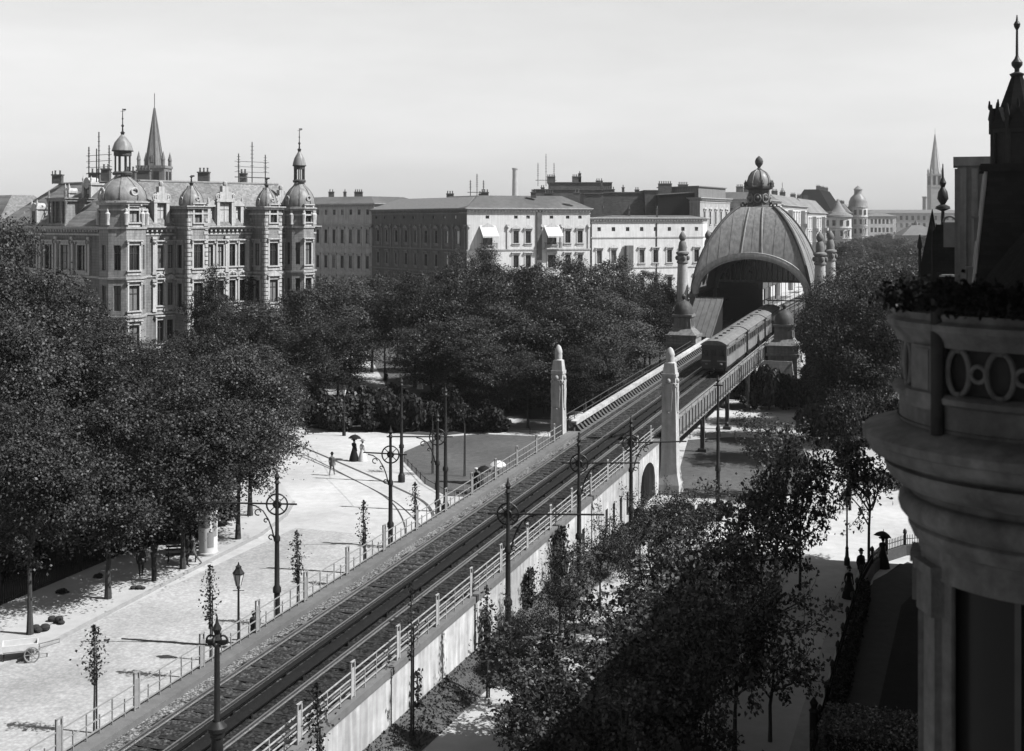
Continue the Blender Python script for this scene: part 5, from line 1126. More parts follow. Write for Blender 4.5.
# body of the bay: pilasters between tall windows
MB().lathe([(1.10, 12.0), (1.10, 16.2)], 64).build('window_glass', 'bay_glass', orl)
MB().lathe([(1.40, 11.9), (1.40, 13.4), (1.36, 13.5), (1.36, 13.62), (1.30, 13.66), (1.05, 13.66)], 64).build('parapet_wall', 'oriel', orl)
MB().lathe([(1.1, 15.94), (1.26, 15.94), (1.27, 16.16), (1.1, 16.16)], 64).build('lintel', 'oriel', orl)
for deg in (74, -44, 165, -135):
    mb = MB()
    d0, d1 = deg - 26, deg + 26
    mb.lathe([(1.0, 13.6), (1.22, 13.6), (1.22, 16.15), (1.0, 16.15)], 16, (0, 0, 0), va - R_(d1), va - R_(d0)); mb.build('wall', 'oriel', orl)
    for e in (deg + 14, deg - 12):
        mb = MB(); x, y = pol(1.235, e); a = va - R_(e); mb.box((x, y, 14.9), (.10, .26, 2.1), a); x, y = pol(1.26, e); mb.box((x, y, 15.78), (.16, .36, .40), a); mb.box((x, y, 16.03), (.2, .42, .1), a); mb.box((x, y, 13.74), (.18, .38, .22), a); mb.build('pilaster', 'oriel', orl)
    for e in (deg - 24.5, deg + 24.5): mb = MB(); x, y = pol(1.19, e); mb.tube([(x, y, 13.66), (x, y, 15.94)], .035, 8); mb.build('jamb', 'oriel', orl)
# mullions of the windows
for deg in (15, -12, 1.5): x, y = pol(1.13, deg); MB().box((x, y, 14.85), (.05, .06, 2.3), va - R_(deg)).build('mullion', 'frame_dark', orl)
# house wall behind the bay
bh = thing('own_house', 'dark house wall that the rounded balcony bay grows from at the right edge', 'house', (OX + .3, OY + .8, 0), -TH)
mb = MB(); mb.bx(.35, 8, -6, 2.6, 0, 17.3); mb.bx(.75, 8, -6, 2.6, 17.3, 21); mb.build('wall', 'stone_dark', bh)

# ------------------------------------------------------------------ leaves
def leaf_mesh(name, ctr, nrm, size, m, rs):
    n = len(ctr); ctr = np.asarray(ctr); nrm = np.asarray(nrm, float)
    nrm /= np.linalg.norm(nrm, axis=1)[:, None] + 1e-9
    r = rs.normal(size=(n, 3)); t = np.cross(nrm, r); t /= np.linalg.norm(t, axis=1)[:, None] + 1e-9; b = np.cross(nrm, t)
    sz = np.asarray(size) * rs.uniform(.7, 1.3, n) if np.ndim(size) == 0 else size
    s = sz[:, None]; bend = nrm * s * rs.uniform(-.12, .2, n)[:, None]
    v = np.empty((n, 4, 3)); v[:, 0] = ctr - t * s * .6 - bend; v[:, 1] = ctr + b * s * .42 + bend * .6; v[:, 2] = ctr + t * s * .6 - bend; v[:, 3] = ctr - b * s * .42 + bend * .6
    me = bpy.data.meshes.new(name); me.vertices.add(n * 4); me.vertices.foreach_set('co', v.reshape(-1)); me.loops.add(n * 4); me.polygons.add(n)
    me.loops.foreach_set('vertex_index', np.arange(n * 4)); me.polygons.foreach_set('loop_start', np.arange(0, n * 4, 4)); me.update(calc_edges=True); me.validate()
    me.materials.append(M[m]); return me
def big_crown(seed, R, H, z0, nclump, per, leaf, m):
    """broad crown: uneven clumps of leaves on limbs; returns (crown mesh, trunk mesh)"""
    rs = np.random.RandomState(seed); zc = (z0 + H) / 2; hz = (H - z0) / 2; cl = []
    lob = [(rs.uniform(0, 6.28), rs.uniform(-.7, .9), rs.uniform(.66, 1.18)) for _ in range(10)]
    while len(cl) < nclump:
        d = rs.normal(size=3); d /= np.linalg.norm(d); rad = rs.uniform(.12, 1) ** .45; k = 1.0
        for a, e, g in lob:
            w = max(0, d @ np.array([math.cos(a) * math.cos(e), math.sin(a) * math.cos(e), math.sin(e)])) ** 6; k += (g - 1) * w * 1.6
        p = d * rad * k * np.array([R * .84, R * .84, hz * (.86 if d[2] > 0 else .74)]); cl.append((p + [0, 0, zc], R * rs.uniform(.17, .34)))
    C_, N_ = [], []
    for p, r in cl:                             # every clump is a ragged, layered set of leaf sprays
        for j in range(int(15 * (r / (R * .26)) ** 2)):
            d = rs.normal(size=3); d /= np.linalg.norm(d); d[2] = d[2] * .8 + .1
            c = p + d * r * rs.uniform(.45, 1.12) * np.array([1.15, 1.15, .6]); q = int(per * rs.uniform(.4, 1.6)); sp_ = r * rs.uniform(.18, .34)
            pts = c + rs.normal(size=(q, 3)) * sp_ * np.array([1.1, 1.1, .42]); pts[:, 2] -= ((pts[:, :2] - c[:2]) ** 2).sum(1) * .25 / max(sp_, .1)
            C_.append(pts); N_.append(rs.normal(size=(q, 3)) * .5 + d * .35 + np.array([0, 0, .75]))
    cm_ = leaf_mesh('crown', np.concatenate(C_), np.concatenate(N_), leaf, m, rs)
    t = MB(); tr = .0105 * H + .03; top = z0 + (H - z0) * .55; lean = rs.uniform(-.25, .25, 2); nt = 6
    tp = [(lean[0] * (i / nt) ** 2, lean[1] * (i / nt) ** 2, top * i / nt) for i in range(nt + 1)]; t.tube(tp, [tr * (1.35 if i == 0 else 1) * (1 - .75 * i / nt) for i in range(nt + 1)], 8)
    idx = rs.permutation(len(cl))[:16]
    for j in idx:
        p = cl[j][0]; b = rs.uniform(.45, .95); i = b * nt; k = int(i); f = i - k; s = Vector(tp[k]).lerp(Vector(tp[min(k + 1, nt)]), f); e = Vector(p); mid = s.lerp(e, .5) + Vector((0, 0, -.06 * (e - s).length)) + Vector(rs.normal(size=3)) * .12
        t.tube([s, s.lerp(mid, .6), mid, e], [tr * .42, tr * .34, tr * .26, .03], 5)
    return cm_, t.data('trunk', 'bark')
def open_tree(seed, H, R, nleaf, leaf, m, z0=2.2, density=1.0):
    """young street tree: visible branches, thin uneven foliage"""
    rs = np.random.RandomState(seed); t = MB(); tips = []
    def grow(p, d, L, r, lev):
        n = 4; pts = [Vector(p)]; d = Vector(d)
        for i in range(n):
            d = (d + Vector(rs.normal(size=3)) * .13 + Vector((0, 0, .06))).normalized(); pts.append(pts[-1] + d * L / n)
        t.tube(pts, [r * (1 - .6 * i / n) for i in range(n + 1)], 6 if lev < 2 else 4, cap=False)
        if lev >= 1:
            for q in pts[2:]: tips.append((np.array(q), .19 + .06 * (lev < 2)))
        if lev < 3:
            k = (7, 5, 3)[lev]
            for j in range(k):
                f = rs.uniform(.35 if lev == 0 else .25, 1.0); i = min(int(f * n), n - 1); s = pts[i].lerp(pts[i + 1], f * n - i)
                a = d.orthogonal().normalized(); a.rotate(Quaternion(d, rs.uniform(0, 6.28))); nd = (d * rs.uniform(.25, .7) + a * rs.uniform(.7, 1.0)).normalized()
                grow(s, nd, L * rs.uniform(.42, .62) * (1.15 if lev == 0 else 1), r * .45, lev + 1)
            if lev: grow(pts[-1], d, L * .55, r * .4, lev + 1)
    t.tube([(0, 0, 0), (.02, .01, z0 * .5), (0, 0, z0)], [H * .016 + .03, H * .013 + .02, H * .012 + .02], 8)
    grow((0, 0, z0 - .05), (0, 0, 1), (H - z0) * .78, H * .012 + .02, 0)
    for j in range(5):
        a = j * 1.257 + rs.uniform(-.3, .3); grow((0, 0, z0 + rs.uniform(0, 1.2)), (math.cos(a), math.sin(a), rs.uniform(.45, .9)), R * rs.uniform(.75, 1.1), H * .008 + .01, 1)
    C_, N_ = [], []
    per = max(3, int(nleaf / len(tips)))
    for p, r in tips:
        q = max(1, int(per * rs.uniform(.2, 1.9))); d = rs.normal(size=(q, 3)) * r * np.array([1, 1, .6]); C_.append(p + d); N_.append(rs.normal(size=(q, 3)) * .6 + np.array([0, 0, .8]))
    cm_ = leaf_mesh('crown', np.concatenate(C_), np.concatenate(N_), leaf, m, rs)
    return cm_, t.data('trunk', 'bark')
def dims(me):
    a = np.empty(len(me.vertices) * 3); me.vertices.foreach_get('co', a); a = a.reshape(-1, 3); return np.percentile(np.hypot(a[:, 0], a[:, 1]), 96), np.percentile(a[:, 2], 99.7)
BIG = [big_crown(11 + i, 4.5, 12.0, 2.0, 62, 42, .13, ('leaf', 'leaf', 'leaf_dark', 'leaf_pale')[i % 4]) for i in range(6)]
FAR = [big_crown(41 + i, 4.5, 12.0, 2.0, 46, 22, .22, ('leaf', 'leaf_dark', 'leaf')[i]) for i in range(3)]
OPEN = [open_tree(71 + i, 8.0, 2.6, 3300, .235, ('leaf_young', 'leaf')[i % 2]) for i in range(5)]
THIN = [open_tree(91 + i, 7.0, 1.7, 1500, .15, 'leaf') for i in range(3)]
DIM = {id(v[0]): dims(v[0]) for v in BIG + FAR + OPEN + THIN}
trng = random.Random(3)
def tree(px, Y, top, r, label, group, fam='BIG', i=None, dx=0.0, low=None):
    protos = {'BIG': BIG, 'FAR': FAR, 'OPEN': OPEN, 'THIN': THIN}[fam]; k = trng.randrange(len(protos)) if i is None else i; cm_, tm = protos[k]
    R0, H0 = DIM[id(cm_)]; H = ZY(top, Y); t = thing('street_tree' if fam in ('OPEN', 'THIN') else 'broadleaf_tree', label, 'tree', (PX(px, Y) + dx, Y, 0), trng.uniform(0, 6.28), group)
    t.scale = (r / R0, r / R0, H / H0); part('crown', cm_, t); part('trunk', tm, t); return t
g1 = 'street trees along the garden pavement'
for n_, a in enumerate([(30, 58.5, 405, 3.6, 'dark-leaved street tree whose trunk stands right behind the white handcart'), (108, 64, 392, 3.9, 'street tree with a bare straight trunk between the handcart and the advertising column'), (183, 69.5, 370, 3.9, 'street tree with its trunk just before the people beside the advertising column'), (198, 79, 362, 3.4, 'street tree right behind the advertising column, shading it'), (238, 76, 352, 3.9, 'street tree with a pale leaning trunk just past the advertising column'), (250, 82, 345, 3.9, 'outermost street tree at the kerb bend, its crown reaching over the open square')]):
    tree(*a, g1, i=(0, 3, 1, 4, 3, 5)[n_])
g2 = 'garden trees massed in front of the mansion'; l2 = 'tall leafy garden tree in the dark mass before the turreted mansion'
for a in [(-25, 74, 300, 4.6), (20, 78, 330, 4.6), (-40, 86, 222, 5.2), (75, 84, 330, 4.6), (130, 88, 352, 4.4), (175, 92, 358, 4.0), (36, 99, 272, 4.4), (-22, 104, 220, 5.2), (85, 108, 305, 4.8), (-45, 96, 215, 6), (120, 117, 335, 5.0), (165, 104, 352, 4.6), (212, 97, 362, 4.0), (62, 118, 292, 4.4), (180, 122, 340, 4.4), (240, 108, 345, 4.2), (2, 116, 238, 4.2), (100, 96, 330, 4.2), (215, 116, 318, 3.8)]: tree(*a, l2, g2)
tree(207, 130, 268, 2.6, 'narrow pointed tree standing against the middle of the mansion front', None, i=2)
tree(226, 128, 296, 2.8, 'lower rounded tree next to the narrow pointed one at the mansion front', None, i=0)
g3 = 'trees standing between the mansion and the grey house'; l3 = 'rounded tree in the row at the foot of the grey shaded house'
for a in [(258, 126, 302, 4.2), (286, 132, 290, 4.3), (318, 138, 280, 4.4), (350, 146, 279, 4.6), (385, 152, 284, 4.2), (300, 120, 322, 4.0), (338, 126, 318, 4.4), (268, 106, 372, 3.4), (305, 142, 300, 4), (372, 160, 276, 5)]: tree(*a, l3, g3, dx=0)
g4 = 'park trees massed along the railway'; l4 = 'dense park tree in the dark mass between the corner house and the railway'
for a in [(415, 146, 274, 4.8), (448, 138, 268, 5.2), (482, 150, 262, 4.8), (515, 140, 266, 5.0), (548, 150, 258, 5.4), (580, 140, 264, 5.0), (612, 150, 260, 5.0), (645, 156, 272, 4.6), (432, 124, 322, 4.2), (470, 122, 318, 4.4), (508, 126, 305, 4.6), (545, 126, 302, 4.6), (585, 126, 300, 4.4), (618, 134, 296, 4.6), (650, 146, 292, 4.0), (568, 116, 348, 3.4), (528, 117, 352, 3.2), (600, 119, 345, 3.2), (460, 160, 250, 3.0), (490, 118, 345, 3.4), (660, 162, 276, 4)]: tree(*a, l4, g4)
tree(483, 168, 247, 3.0, 'small rounded treetop rising in front of the white balcony with the awning', None)
g5 = 'trees beside the viaduct and the dome'; l5 = 'leafy tree in the clump beside the viaduct past the domed station'
for a in [(858, 100, 276, 4.0), (843, 110, 292, 3.6), (880, 108, 283, 4.2), (848, 118, 276, 4.2), (868, 128, 268, 5.0), (905, 122, 272, 5), (842, 128, 290, 3.4), (890, 145, 266, 5.0), (840, 142, 278, 4.6)]: tree(*a, l5, g5)
tree(770, 88, 402, 2.5, 'bushy lit tree in front of the viaduct columns', None, 'OPEN', 0)
tree(869, 70.6, 398, 2.5, 'slim-trunked young tree next to the gas lamp and the women on the pavement', None, 'OPEN', 1)
tree(850, 84, 385, 2.0, 'young tree close behind the gas lamp by the bright pavement', None, 'THIN', 0)
g6 = 'young trees in the bed between the ramp and the pavement'
spec = [(800, 65.5, 428, 2.3, 'OPEN', 'young tree with a pale visible trunk at the far end of the shaded pavement'), (775, 62, 428, 2.4, 'OPEN', None), (735, 64, 470, 2.4, 'OPEN', None), (690, 60, 492, 2.2, 'THIN', None), (655, 56, 508, 2.2, 'THIN', None), (640, 47, 565, 2.5, 'OPEN', None), (700, 50, 520, 2.6, 'OPEN', None), (760, 53, 505, 2.5, 'OPEN', None), (535, 46, 610, 2.2, 'OPEN', None), (595, 42, 625, 2.3, 'OPEN', None), (665, 42.5, 585, 2.4, 'OPEN', None), (735, 45, 555, 2.5, 'OPEN', None), (522, 42.5, 655, 1.9, 'OPEN', None), (566, 39.5, 680, 2.0, 'OPEN', None), (770, 46.5, 580, 2.2, 'OPEN', None), (625, 39, 660, 2.1, 'OPEN', None), (700, 40, 640, 2.2, 'OPEN', None)]
for (px, Y, top, r, fam, lab) in spec: tree(px, Y, top, r, lab or 'young leafy tree in the dark thicket between the white ramp wall and the shaded pavement', g6, fam)
g7 = 'thin young trees in front of the white ramp wall'; l7 = 'thin young tree with sparse leaves standing before the sunlit white ramp wall'
for a in [(560, 58, 535, 1.6), (600, 63, 500, 1.7), (640, 68, 488, 1.7), (515, 50, 590, 1.6), (665, 70, 492, 1.6), (690, 72, 478, 1.7), (630, 62, 520, 1.7), (575, 55, 560, 1.6)]: tree(*a, l7, g7, 'THIN')
# far avenue trees, hazy
g8 = 'distant avenue trees beyond the station'; l8 = 'distant hazy avenue tree beyond the domed station'
for k in range(34):
    s = 190 + k * 14; 
    for u in (-33 + (k % 3) * 2, -10 + (k % 2) * 4):
        q = US(u, s); h = trng.uniform(10.5, 13.5)
        if 840 < 512 + 1250 * q.x / q.y < 960: tree(512 + 1250 * q.x / q.y, q.y, 220 + (19.5 - h) * 1250 / q.y, trng.uniform(4, 5.5), l8, g8, 'FAR')
for (px, Y, top, r) in [(905, 240, 258, 6), (880, 260, 254, 6), (925, 230, 258, 6), (900, 330, 247, 7), (885, 420, 242, 8), (925, 420, 242, 8), (915, 300, 252, 6), (940, 260, 256, 6), (870, 215, 262, 5), (900, 480, 238, 8), (945, 500, 240, 8)]: tree(px, Y, top, r, l8, g8, 'FAR')

for k in range(16): q = US(6 + (k % 3) * 6, 100 + k * 16); tree(512 + 1250 * q.x / q.y, q.y, 220 + 6.5 * 1250 / q.y, 5, l8, g8, 'FAR')
# shrubs, hedges, pot plants
def shrub_mesh(seed, n, leaf, m, R=1.0, H=1.0, box=None):
    rs = np.random.RandomState(seed); C_, N_ = [], []
    if box is None:
        for k in range(16):
            a = rs.uniform(0, 6.28); rr = rs.uniform(0, .62) * R; p = np.array([rr * math.cos(a), rr * math.sin(a), H * rs.uniform(.25, .78)]); q = n // 16
            d = rs.normal(size=(q, 3)); d /= np.linalg.norm(d, axis=1)[:, None]; C_.append(p + d * (rs.uniform(.2, 1, q) ** .4)[:, None] * np.array([R * .36, R * .36, H * .27])); N_.append(d + rs.normal(size=(q, 3)) * .5 + [0, 0, .4])
        C_ = np.concatenate(C_); N_ = np.concatenate(N_); C_[:, 2] = np.abs(C_[:, 2])
    else:
        C_ = rs.uniform(-.5, .5, (n, 3)) * np.array(box) + [0, 0, box[2] / 2]; f = rs.randint(0, 3, n); s = np.where(rs.rand(n) > .5, .5, -.5)
        for i in range(2): C_[f == i, i] = (s * box[i] + rs.normal(size=n) * .06)[f == i]
        C_[f == 2, 2] = (box[2] + rs.normal(size=n) * .08)[f == 2]; N_ = rs.normal(size=(n, 3)) + [0, 0, .5]
    return leaf_mesh('foliage', C_, N_, leaf, m, rs)
SH = [shrub_mesh(5 + i, 2600, .14, ('leaf_dark', 'leaf')[i % 2]) for i in range(3)]
def shrub(px, Y, r, h, label, group=None, z=0):
    t = thing('shrub', label, 'shrub', (PX(px, Y), Y, z), trng.uniform(0, 6), group); t.scale = (r, r, h); part('foliage', SH[trng.randrange(3)], t)
    mb = MB(); [mb.tube([(0, 0, 0), (math.cos(a) * .3, math.sin(a) * .3, .6)], [.03, .015], 4) for a in (0, 1.6, 3.1, 4.7)]; part('stem', SHS, t)
mb = MB(); [mb.tube([(0, 0, 0), (math.cos(a) * .3, math.sin(a) * .3, .6)], [.03, .015], 4) for a in (0, 1.6, 3.1, 4.7)]; SHS = mb.data('stem', 'bark')
for k in range(24): shrub(308 + k * 8 + trng.uniform(-4, 4), 119 + 3.5 * math.sin(k * 1.3), trng.uniform(1.4, 2.7), trng.uniform(1.8, 4.2), 'dark shrub in the thick shrubbery at the back of the lawn', 'shrubbery behind the lawn')
for k in range(9): shrub(480 + k * 17, 130 - abs(k - 4) * .7, 2.0, 2.4, 'dark shrub under the park trees near the railway', 'shrubs under the park trees')
for k in range(8): shrub(752 + k * 17, 130 - 2 * math.sin(k), 2.2, 3.8 + .8 * math.sin(k * 1.7), 'dark bush under the viaduct beside the far lawn', 'bushes beside the viaduct')
for k in range(6): shrub(818 + k * 16, 109 + 2 * math.sin(k * 2), 2.4, 5.0 + math.sin(k), 'tall bush filling the space under the trees beside the viaduct', 'tall bushes under the viaduct trees')
for k in range(6): shrub(640 + k * 16, 79 + k * .4, .9, 1.3, 'low bush at the foot of the pylon and arch', 'low bushes at the foot of the ramp')
for k in range(22): shrub(-40 + k * 12, 66 + k * .55 + (k % 2) * 2.2, 1.9, 3.4 + 1.3 * math.sin(k * 2.3), 'tall dark shrub behind the iron garden fence', 'shrubs behind the garden fence')
for (px, Y) in ((63, 65.0), (99, 67.8)): shrub(px, Y, .4, .35, 'small scruffy plant at the foot of the garden fence', 'weeds along the garden fence')
for (px, Y, lab) in ((760, 36.4, 'dark leafy shrub top at the very bottom beside the hedge'), (455, 40.5, 'bush top at the bottom edge beside the path')): shrub(px, Y, 1.2, 1.2 if px == 760 else 1.4, lab)
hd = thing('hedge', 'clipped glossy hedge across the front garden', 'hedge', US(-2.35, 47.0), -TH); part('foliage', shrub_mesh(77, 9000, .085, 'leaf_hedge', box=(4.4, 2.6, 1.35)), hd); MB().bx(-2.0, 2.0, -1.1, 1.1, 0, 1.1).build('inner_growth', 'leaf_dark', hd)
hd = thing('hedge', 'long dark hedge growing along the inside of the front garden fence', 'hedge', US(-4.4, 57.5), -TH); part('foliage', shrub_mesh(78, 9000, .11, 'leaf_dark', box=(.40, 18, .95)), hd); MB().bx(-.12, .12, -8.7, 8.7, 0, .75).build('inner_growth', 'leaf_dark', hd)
# flower boxes on the balcony coping
rs = np.random.RandomState(9)
for j, (deg, lab) in enumerate(((60, 'dark pot plant spilling over the balcony coping at its outer end'), (30, 'dark pot plant on the balcony coping above the rings'), (5, 'dark bushy pot plant on the balcony coping at the picture edge'))):
    t = thing('balcony_plant', lab, 'plant', (OX + pol(1.40, deg)[0], OY + pol(1.40, deg)[1], 18.62)); n = 1500
    c = rs.normal(size=(n, 3)) * np.array([.17, .17, .07]) + [0, 0, .13]; c[:, 2] = np.maximum(c[:, 2], -.02); part('foliage', leaf_mesh('foliage', c, rs.normal(size=(n, 3)) + [0, 0, .4], .05, 'leaf_black', rs), t)
    MB().box((0, 0, .08), (.24, .5, .16), va - R_(deg)).build('trough', 'oriel_dark', t)
# ivy and creepers on the white wall
for (s, w, h, lab, n) in ((52.0, .45, 2.3, 'hanging creeper with a thin stem on the white ramp wall below the railing', 160), (63.0, 1.1, 3.2, 'dark column of ivy growing up the white ramp wall', 1500), (44.5, .3, 2.0, 'single trailing vine on the white wall nearest the bottom edge', 70), (58.0, .7, 2.4, 'leafy creeper spreading on the white ramp wall', 400)):
    t = TT('creeper', lab, 'creeper', -19.75, s); c = np.stack([rs.uniform(-.05, .22, n), rs.normal(size=n) * w * .5, rs.uniform(.1 if n > 1000 else .6, h, n)], 1); part('leaves', leaf_mesh('leaves', c, rs.normal(size=(n, 3)) * .5 + [1, 0, .3], .16, 'leaf_dark', rs), t)
    MB().tube([(.03, 0, 0), (.03, .1, h * .5), (.03, 0, h)], .03, 5).build('stem', 'bark', t)
for k, v in enumerate(MAN_IVY):
    n = 900; t = thing('ivy', 'dark ivy climbing the mansion wall ' + ('beside the far turret' if k == 0 else 'between the two bays'), 'ivy', (v[0], v[1], 0)); z = rs.uniform(4, 17.2 if k == 0 else 12.5, n); c = np.stack([rs.normal(size=n) * .28, rs.normal(size=n) * .28, z], 1); part('leaves', leaf_mesh('leaves', c, rs.normal(size=(n, 3)) + [.7, -.6, .2], .24, 'leaf_dark', rs), t); MB().tube([(0, 0, 0), (.1, 0, 8), (0, 0, 12)], .06, 5).build('stem', 'bark', t)
# grass tufts roughen the lawns
def tufts(name, poly, n, seed):
    rs = np.random.RandomState(seed); P_ = np.array([tuple(p)[:2] for p in poly]); lo, hi = P_.min(0), P_.max(0); out = []
    while len(out) < n:
        q = lo + rs.rand(2) * (hi - lo); c = False; j = len(P_) - 1
        for i in range(len(P_)):
            if (P_[i, 1] > q[1]) != (P_[j, 1] > q[1]) and q[0] < (P_[j, 0] - P_[i, 0]) * (q[1] - P_[i, 1]) / (P_[j, 1] - P_[i, 1]) + P_[i, 0]: c = not c
            j = i
        if c: out.append((q[0], q[1], .05))
    c = np.array(out); nr = rs.normal(size=(n, 3)); nr[:, 2] *= .25; o = link(name, leaf_mesh(name, c, nr, .09, 'blade', rs)); o['kind'] = 'stuff'; o['label'] = 'short rough grass'
#tufts('grass', G((404, 462), (404, 452), (436, 438), (480, 434), (556, 437), (556, 446), (508, 480), (472, 497), (446, 496), (425, 484)), 9000, 2)
#tufts('grass', G((672, 497), (688, 440), (735, 437), (800, 440), (812, 470), (806, 492), (740, 500)), 9000, 3)
rs = np.random.RandomState(12); n = 9000; f = rs.rand(n); s_ = rs.uniform(32, 82, n); hb = np.where(s_ < 66, .62, np.maximum(.05, .62 - (s_ - 66) * .045)); u_ = -19.85 + (1.1 + .022 * (s_ - 32)) * f
c = np.stack([CT * u_ + ST * s_, -ST * u_ + CT * s_, hb * (1 - f) + .05], 1); nr = rs.normal(size=(n, 3)); nr[:, 2] *= .3; o = link('grass', leaf_mesh('grass', c, nr, .09, 'blade', rs)); o['kind'] = 'stuff'; o['label'] = 'rough grass on the bank at the foot of the wall'
tufts('grass', G((-20, 620), (60, 588), (160, 545), (190, 532), (120, 562), (0, 622)), 500, 4)

# ------------------------------------------------------------------ masts, lamps, saplings
def mast(label, px, Y, H, arm, wheel=True, dx=None, wz=1.35, armlen=3.4, group='tram wire masts', globe=False):
    t = thing('tram_mast', label, 'mast', (PX(px, Y), Y, 0), rng.uniform(-.15, .15), group)
    MB().lathe([(.26, 0), (.26, .5), (.18, .6), (.145, .75), (.135, H * .33), (.19, H * .335), (.19, H * .36), (.12, H * .375), (.105, H * .62), (.15, H * .625), (.15, H * .645), (.09, H * .66), (.075, H - .55), (.075, H - .4)], 10).build('pole', 'iron', t)
    MB().lathe([(.08, -.45), (.14, -.38), (.07, -.25), (.13, -.1), (.05, .05), (.015, .25)], 8, (0, 0, H)).build('finial', 'iron', t)
    if not wheel: 
        MB().box((0, 0, H - .45), (.6, .1, .08)).build('cross_arm', 'iron', t); return t
    w = MB(); zc = H - wz; w.torus((0, 0, zc), .47, .04, (1, 0, 0), (0, 0, 1), 24, 6); w.torus((0, 0, zc), .15, .06, (1, 0, 0), (0, 0, 1), 16, 6)
    for k in range(4): a = k * math.pi / 2 + .78; w.tube([(.2 * math.cos(a), 0, zc + .2 * math.sin(a)), (.47 * math.cos(a), 0, zc + .47 * math.sin(a))], .025, 4)
    w.build('wheel_ornament', 'iron', t)
    b = MB(); b.tube([(-arm * .9, 0, zc), (arm * armlen, 0, zc + .1)], .045, 6); b.tube([(arm * 1.25, 0, zc), (arm * .95, 0, zc - .07), (arm * .62, 0, zc - .30), (arm * .38, 0, zc - .70), (arm * .22, 0, zc - 1.15), (arm * .12, 0, zc - 1.6)], .035, 6)
    for (x, z, r) in ((.86, -.36, .13), (.50, -.72, .08), (.27, -1.48, .10)): b.torus((arm * x, 0, zc + z), r, .03, (1, 0, 0), (0, 0, 1), 12, 5, arc=(0, 5.2))
    b.build('bracket_arm', 'iron', t); return t
mast('ornamental iron mast with wheel and scrolled arm nearest the young trees by the ramp railing', 277, 56.5, 8.0, -1)
mast('ornamental iron mast with wheel rising beside the curved tram rails', 390.5, 68.5, 8.0, -1, armlen=1.5)
mast('ornamental iron mast with wheel standing close before two plain tall poles at the lawn', 437.5, 74, 8.0, -1, armlen=3.0)
mast('plain ringed iron pole standing on the open square beside the lawn edge', 401.5, 93, 7.6, 1, False)
mast('plain ringed iron pole at the tip of the lawn behind the ramp railing', 445.5, 83.5, 8.2, 1, False)
t = mast('ornamental mast in front of the tracks at the bottom edge', 217, 33.2, 8.75, -1, False); MB().lathe([(.12, 5.3), (.17, 5.4), (.16, 5.75), (.21, 5.8), (.21, 5.9), (.26, 5.95), (.27, 6.05), (.12, 6.2)], 12).build('collar', 'iron', t); mb = MB(); [mb.torus((math.cos(k * 1.57) * .16, math.sin(k * 1.57) * .16, 8.35), .12, .03, (math.cos(k * 1.57), math.sin(k * 1.57), 0), (0, 0, 1), 12, 5) for k in range(4)]; mb.tube([(-2.6, 0, 8.32), (.1, 0, 8.2)], .02, 5); mb.build('scroll_head', 'iron', t)
mast('ornamental mast with wheel before the white wall, its arm reaching over the thicket', 508, 54.6, 8.0, 1, armlen=4.2)
mast('ornamental mast with wheel before the white wall near the row of slots', 579, 66, 8.0, 1, armlen=3.2)
mast('ornamental mast with wheel close to the arch and the stone pylon', 631, 72, 8.0, 1, armlen=3.2)
mast('tall mast on the bright paving in front of the viaduct girder', 718, 82, 9.1, 1, False)
def gas_lamp(label, px, Y, H=4.35):
    t = thing('gas_lamp', label, 'street lamp', (PX(px, Y), Y, 0), 0, 'gas lamps')
    MB().lathe([(.17, 0), (.17, .35), (.11, .5), (.085, .9), (.10, .95), (.06, 1.1), (.045, H - 1.1), (.09, H - 1.05), (.05, H - .95)], 10).build('post', 'iron', t)
    l = MB().lathe([(.10, H - .95), (.23, H - .42)], 6, smooth=False).build('glass', 'cloth_white', t)
    mb = MB()
    for k in range(6): a = k * math.pi / 3; mb.tube([(.10 * math.cos(a), .10 * math.sin(a), H - .95), (.235 * math.cos(a), .235 * math.sin(a), H - .40)], .02, 4)
    mb.lathe([(.26, H - .42), (.27, H - .38), (.14, H - .2), (.12, H - .12), (.15, H - .1), (.05, H - .03), (.02, H + .1)], 6, smooth=False); mb.tube([(-.25, 0, H - 1.15), (.25, 0, H - 1.15)], .018, 4); mb.build('lantern_frame', 'iron', t)
gas_lamp('gas lamp with a glazed lantern beside the two boys at the ramp railing', 238.5, 55); gas_lamp('gas lamp with a glazed lantern on the bright pavement next to the young tree', 847, 70.6)
gas_lamp('far gas lamp at the edge of the shrubbery behind the woman in black', 344, 113, 4.6)
gas_lamp('gas lamp half hidden by leaves in front of the white ramp wall', 566, 57)
def sapling(label, px, Y, H, n=420, w=.22, seed=0, zlo=.45, group='saplings along the ramp'):
    t = thing('sapling', label, 'sapling', (PX(px, Y), Y, 0), 0, group); rs = np.random.RandomState(seed + 300); z = rs.uniform(zlo, 1.0, n) * H
    k = np.sin((z / H - zlo) / (1 - zlo) * 3.14) ** .6 * w; a = rs.uniform(0, 6.28, n); r = np.abs(rs.normal(size=n)) * k
    part('crown', leaf_mesh('crown', np.stack([r * np.cos(a), r * np.sin(a), z], 1), rs.normal(size=(n, 3)) + [0, 0, .5], .105, 'leaf', rs), t)
    mb = MB(); mb.tube([(0, 0, 0), (.03, 0, H * .5), (0, 0, H * .97)], [.05, .04, .012], 6)
    for j in range(8): zz = H * rs.uniform(zlo, .9); q = rs.uniform(0, 6.28); mb.tube([(0, 0, zz), (w * .9 * math.cos(q), w * .9 * math.sin(q), zz + .3)], [.014, .006], 4)
    part('trunk', mb.data('trunk', 'bark'), t); MB().tube([(.09, .03, 0), (.09, .03, H * .72)], .035, 6).build('stake', 'timber', t)
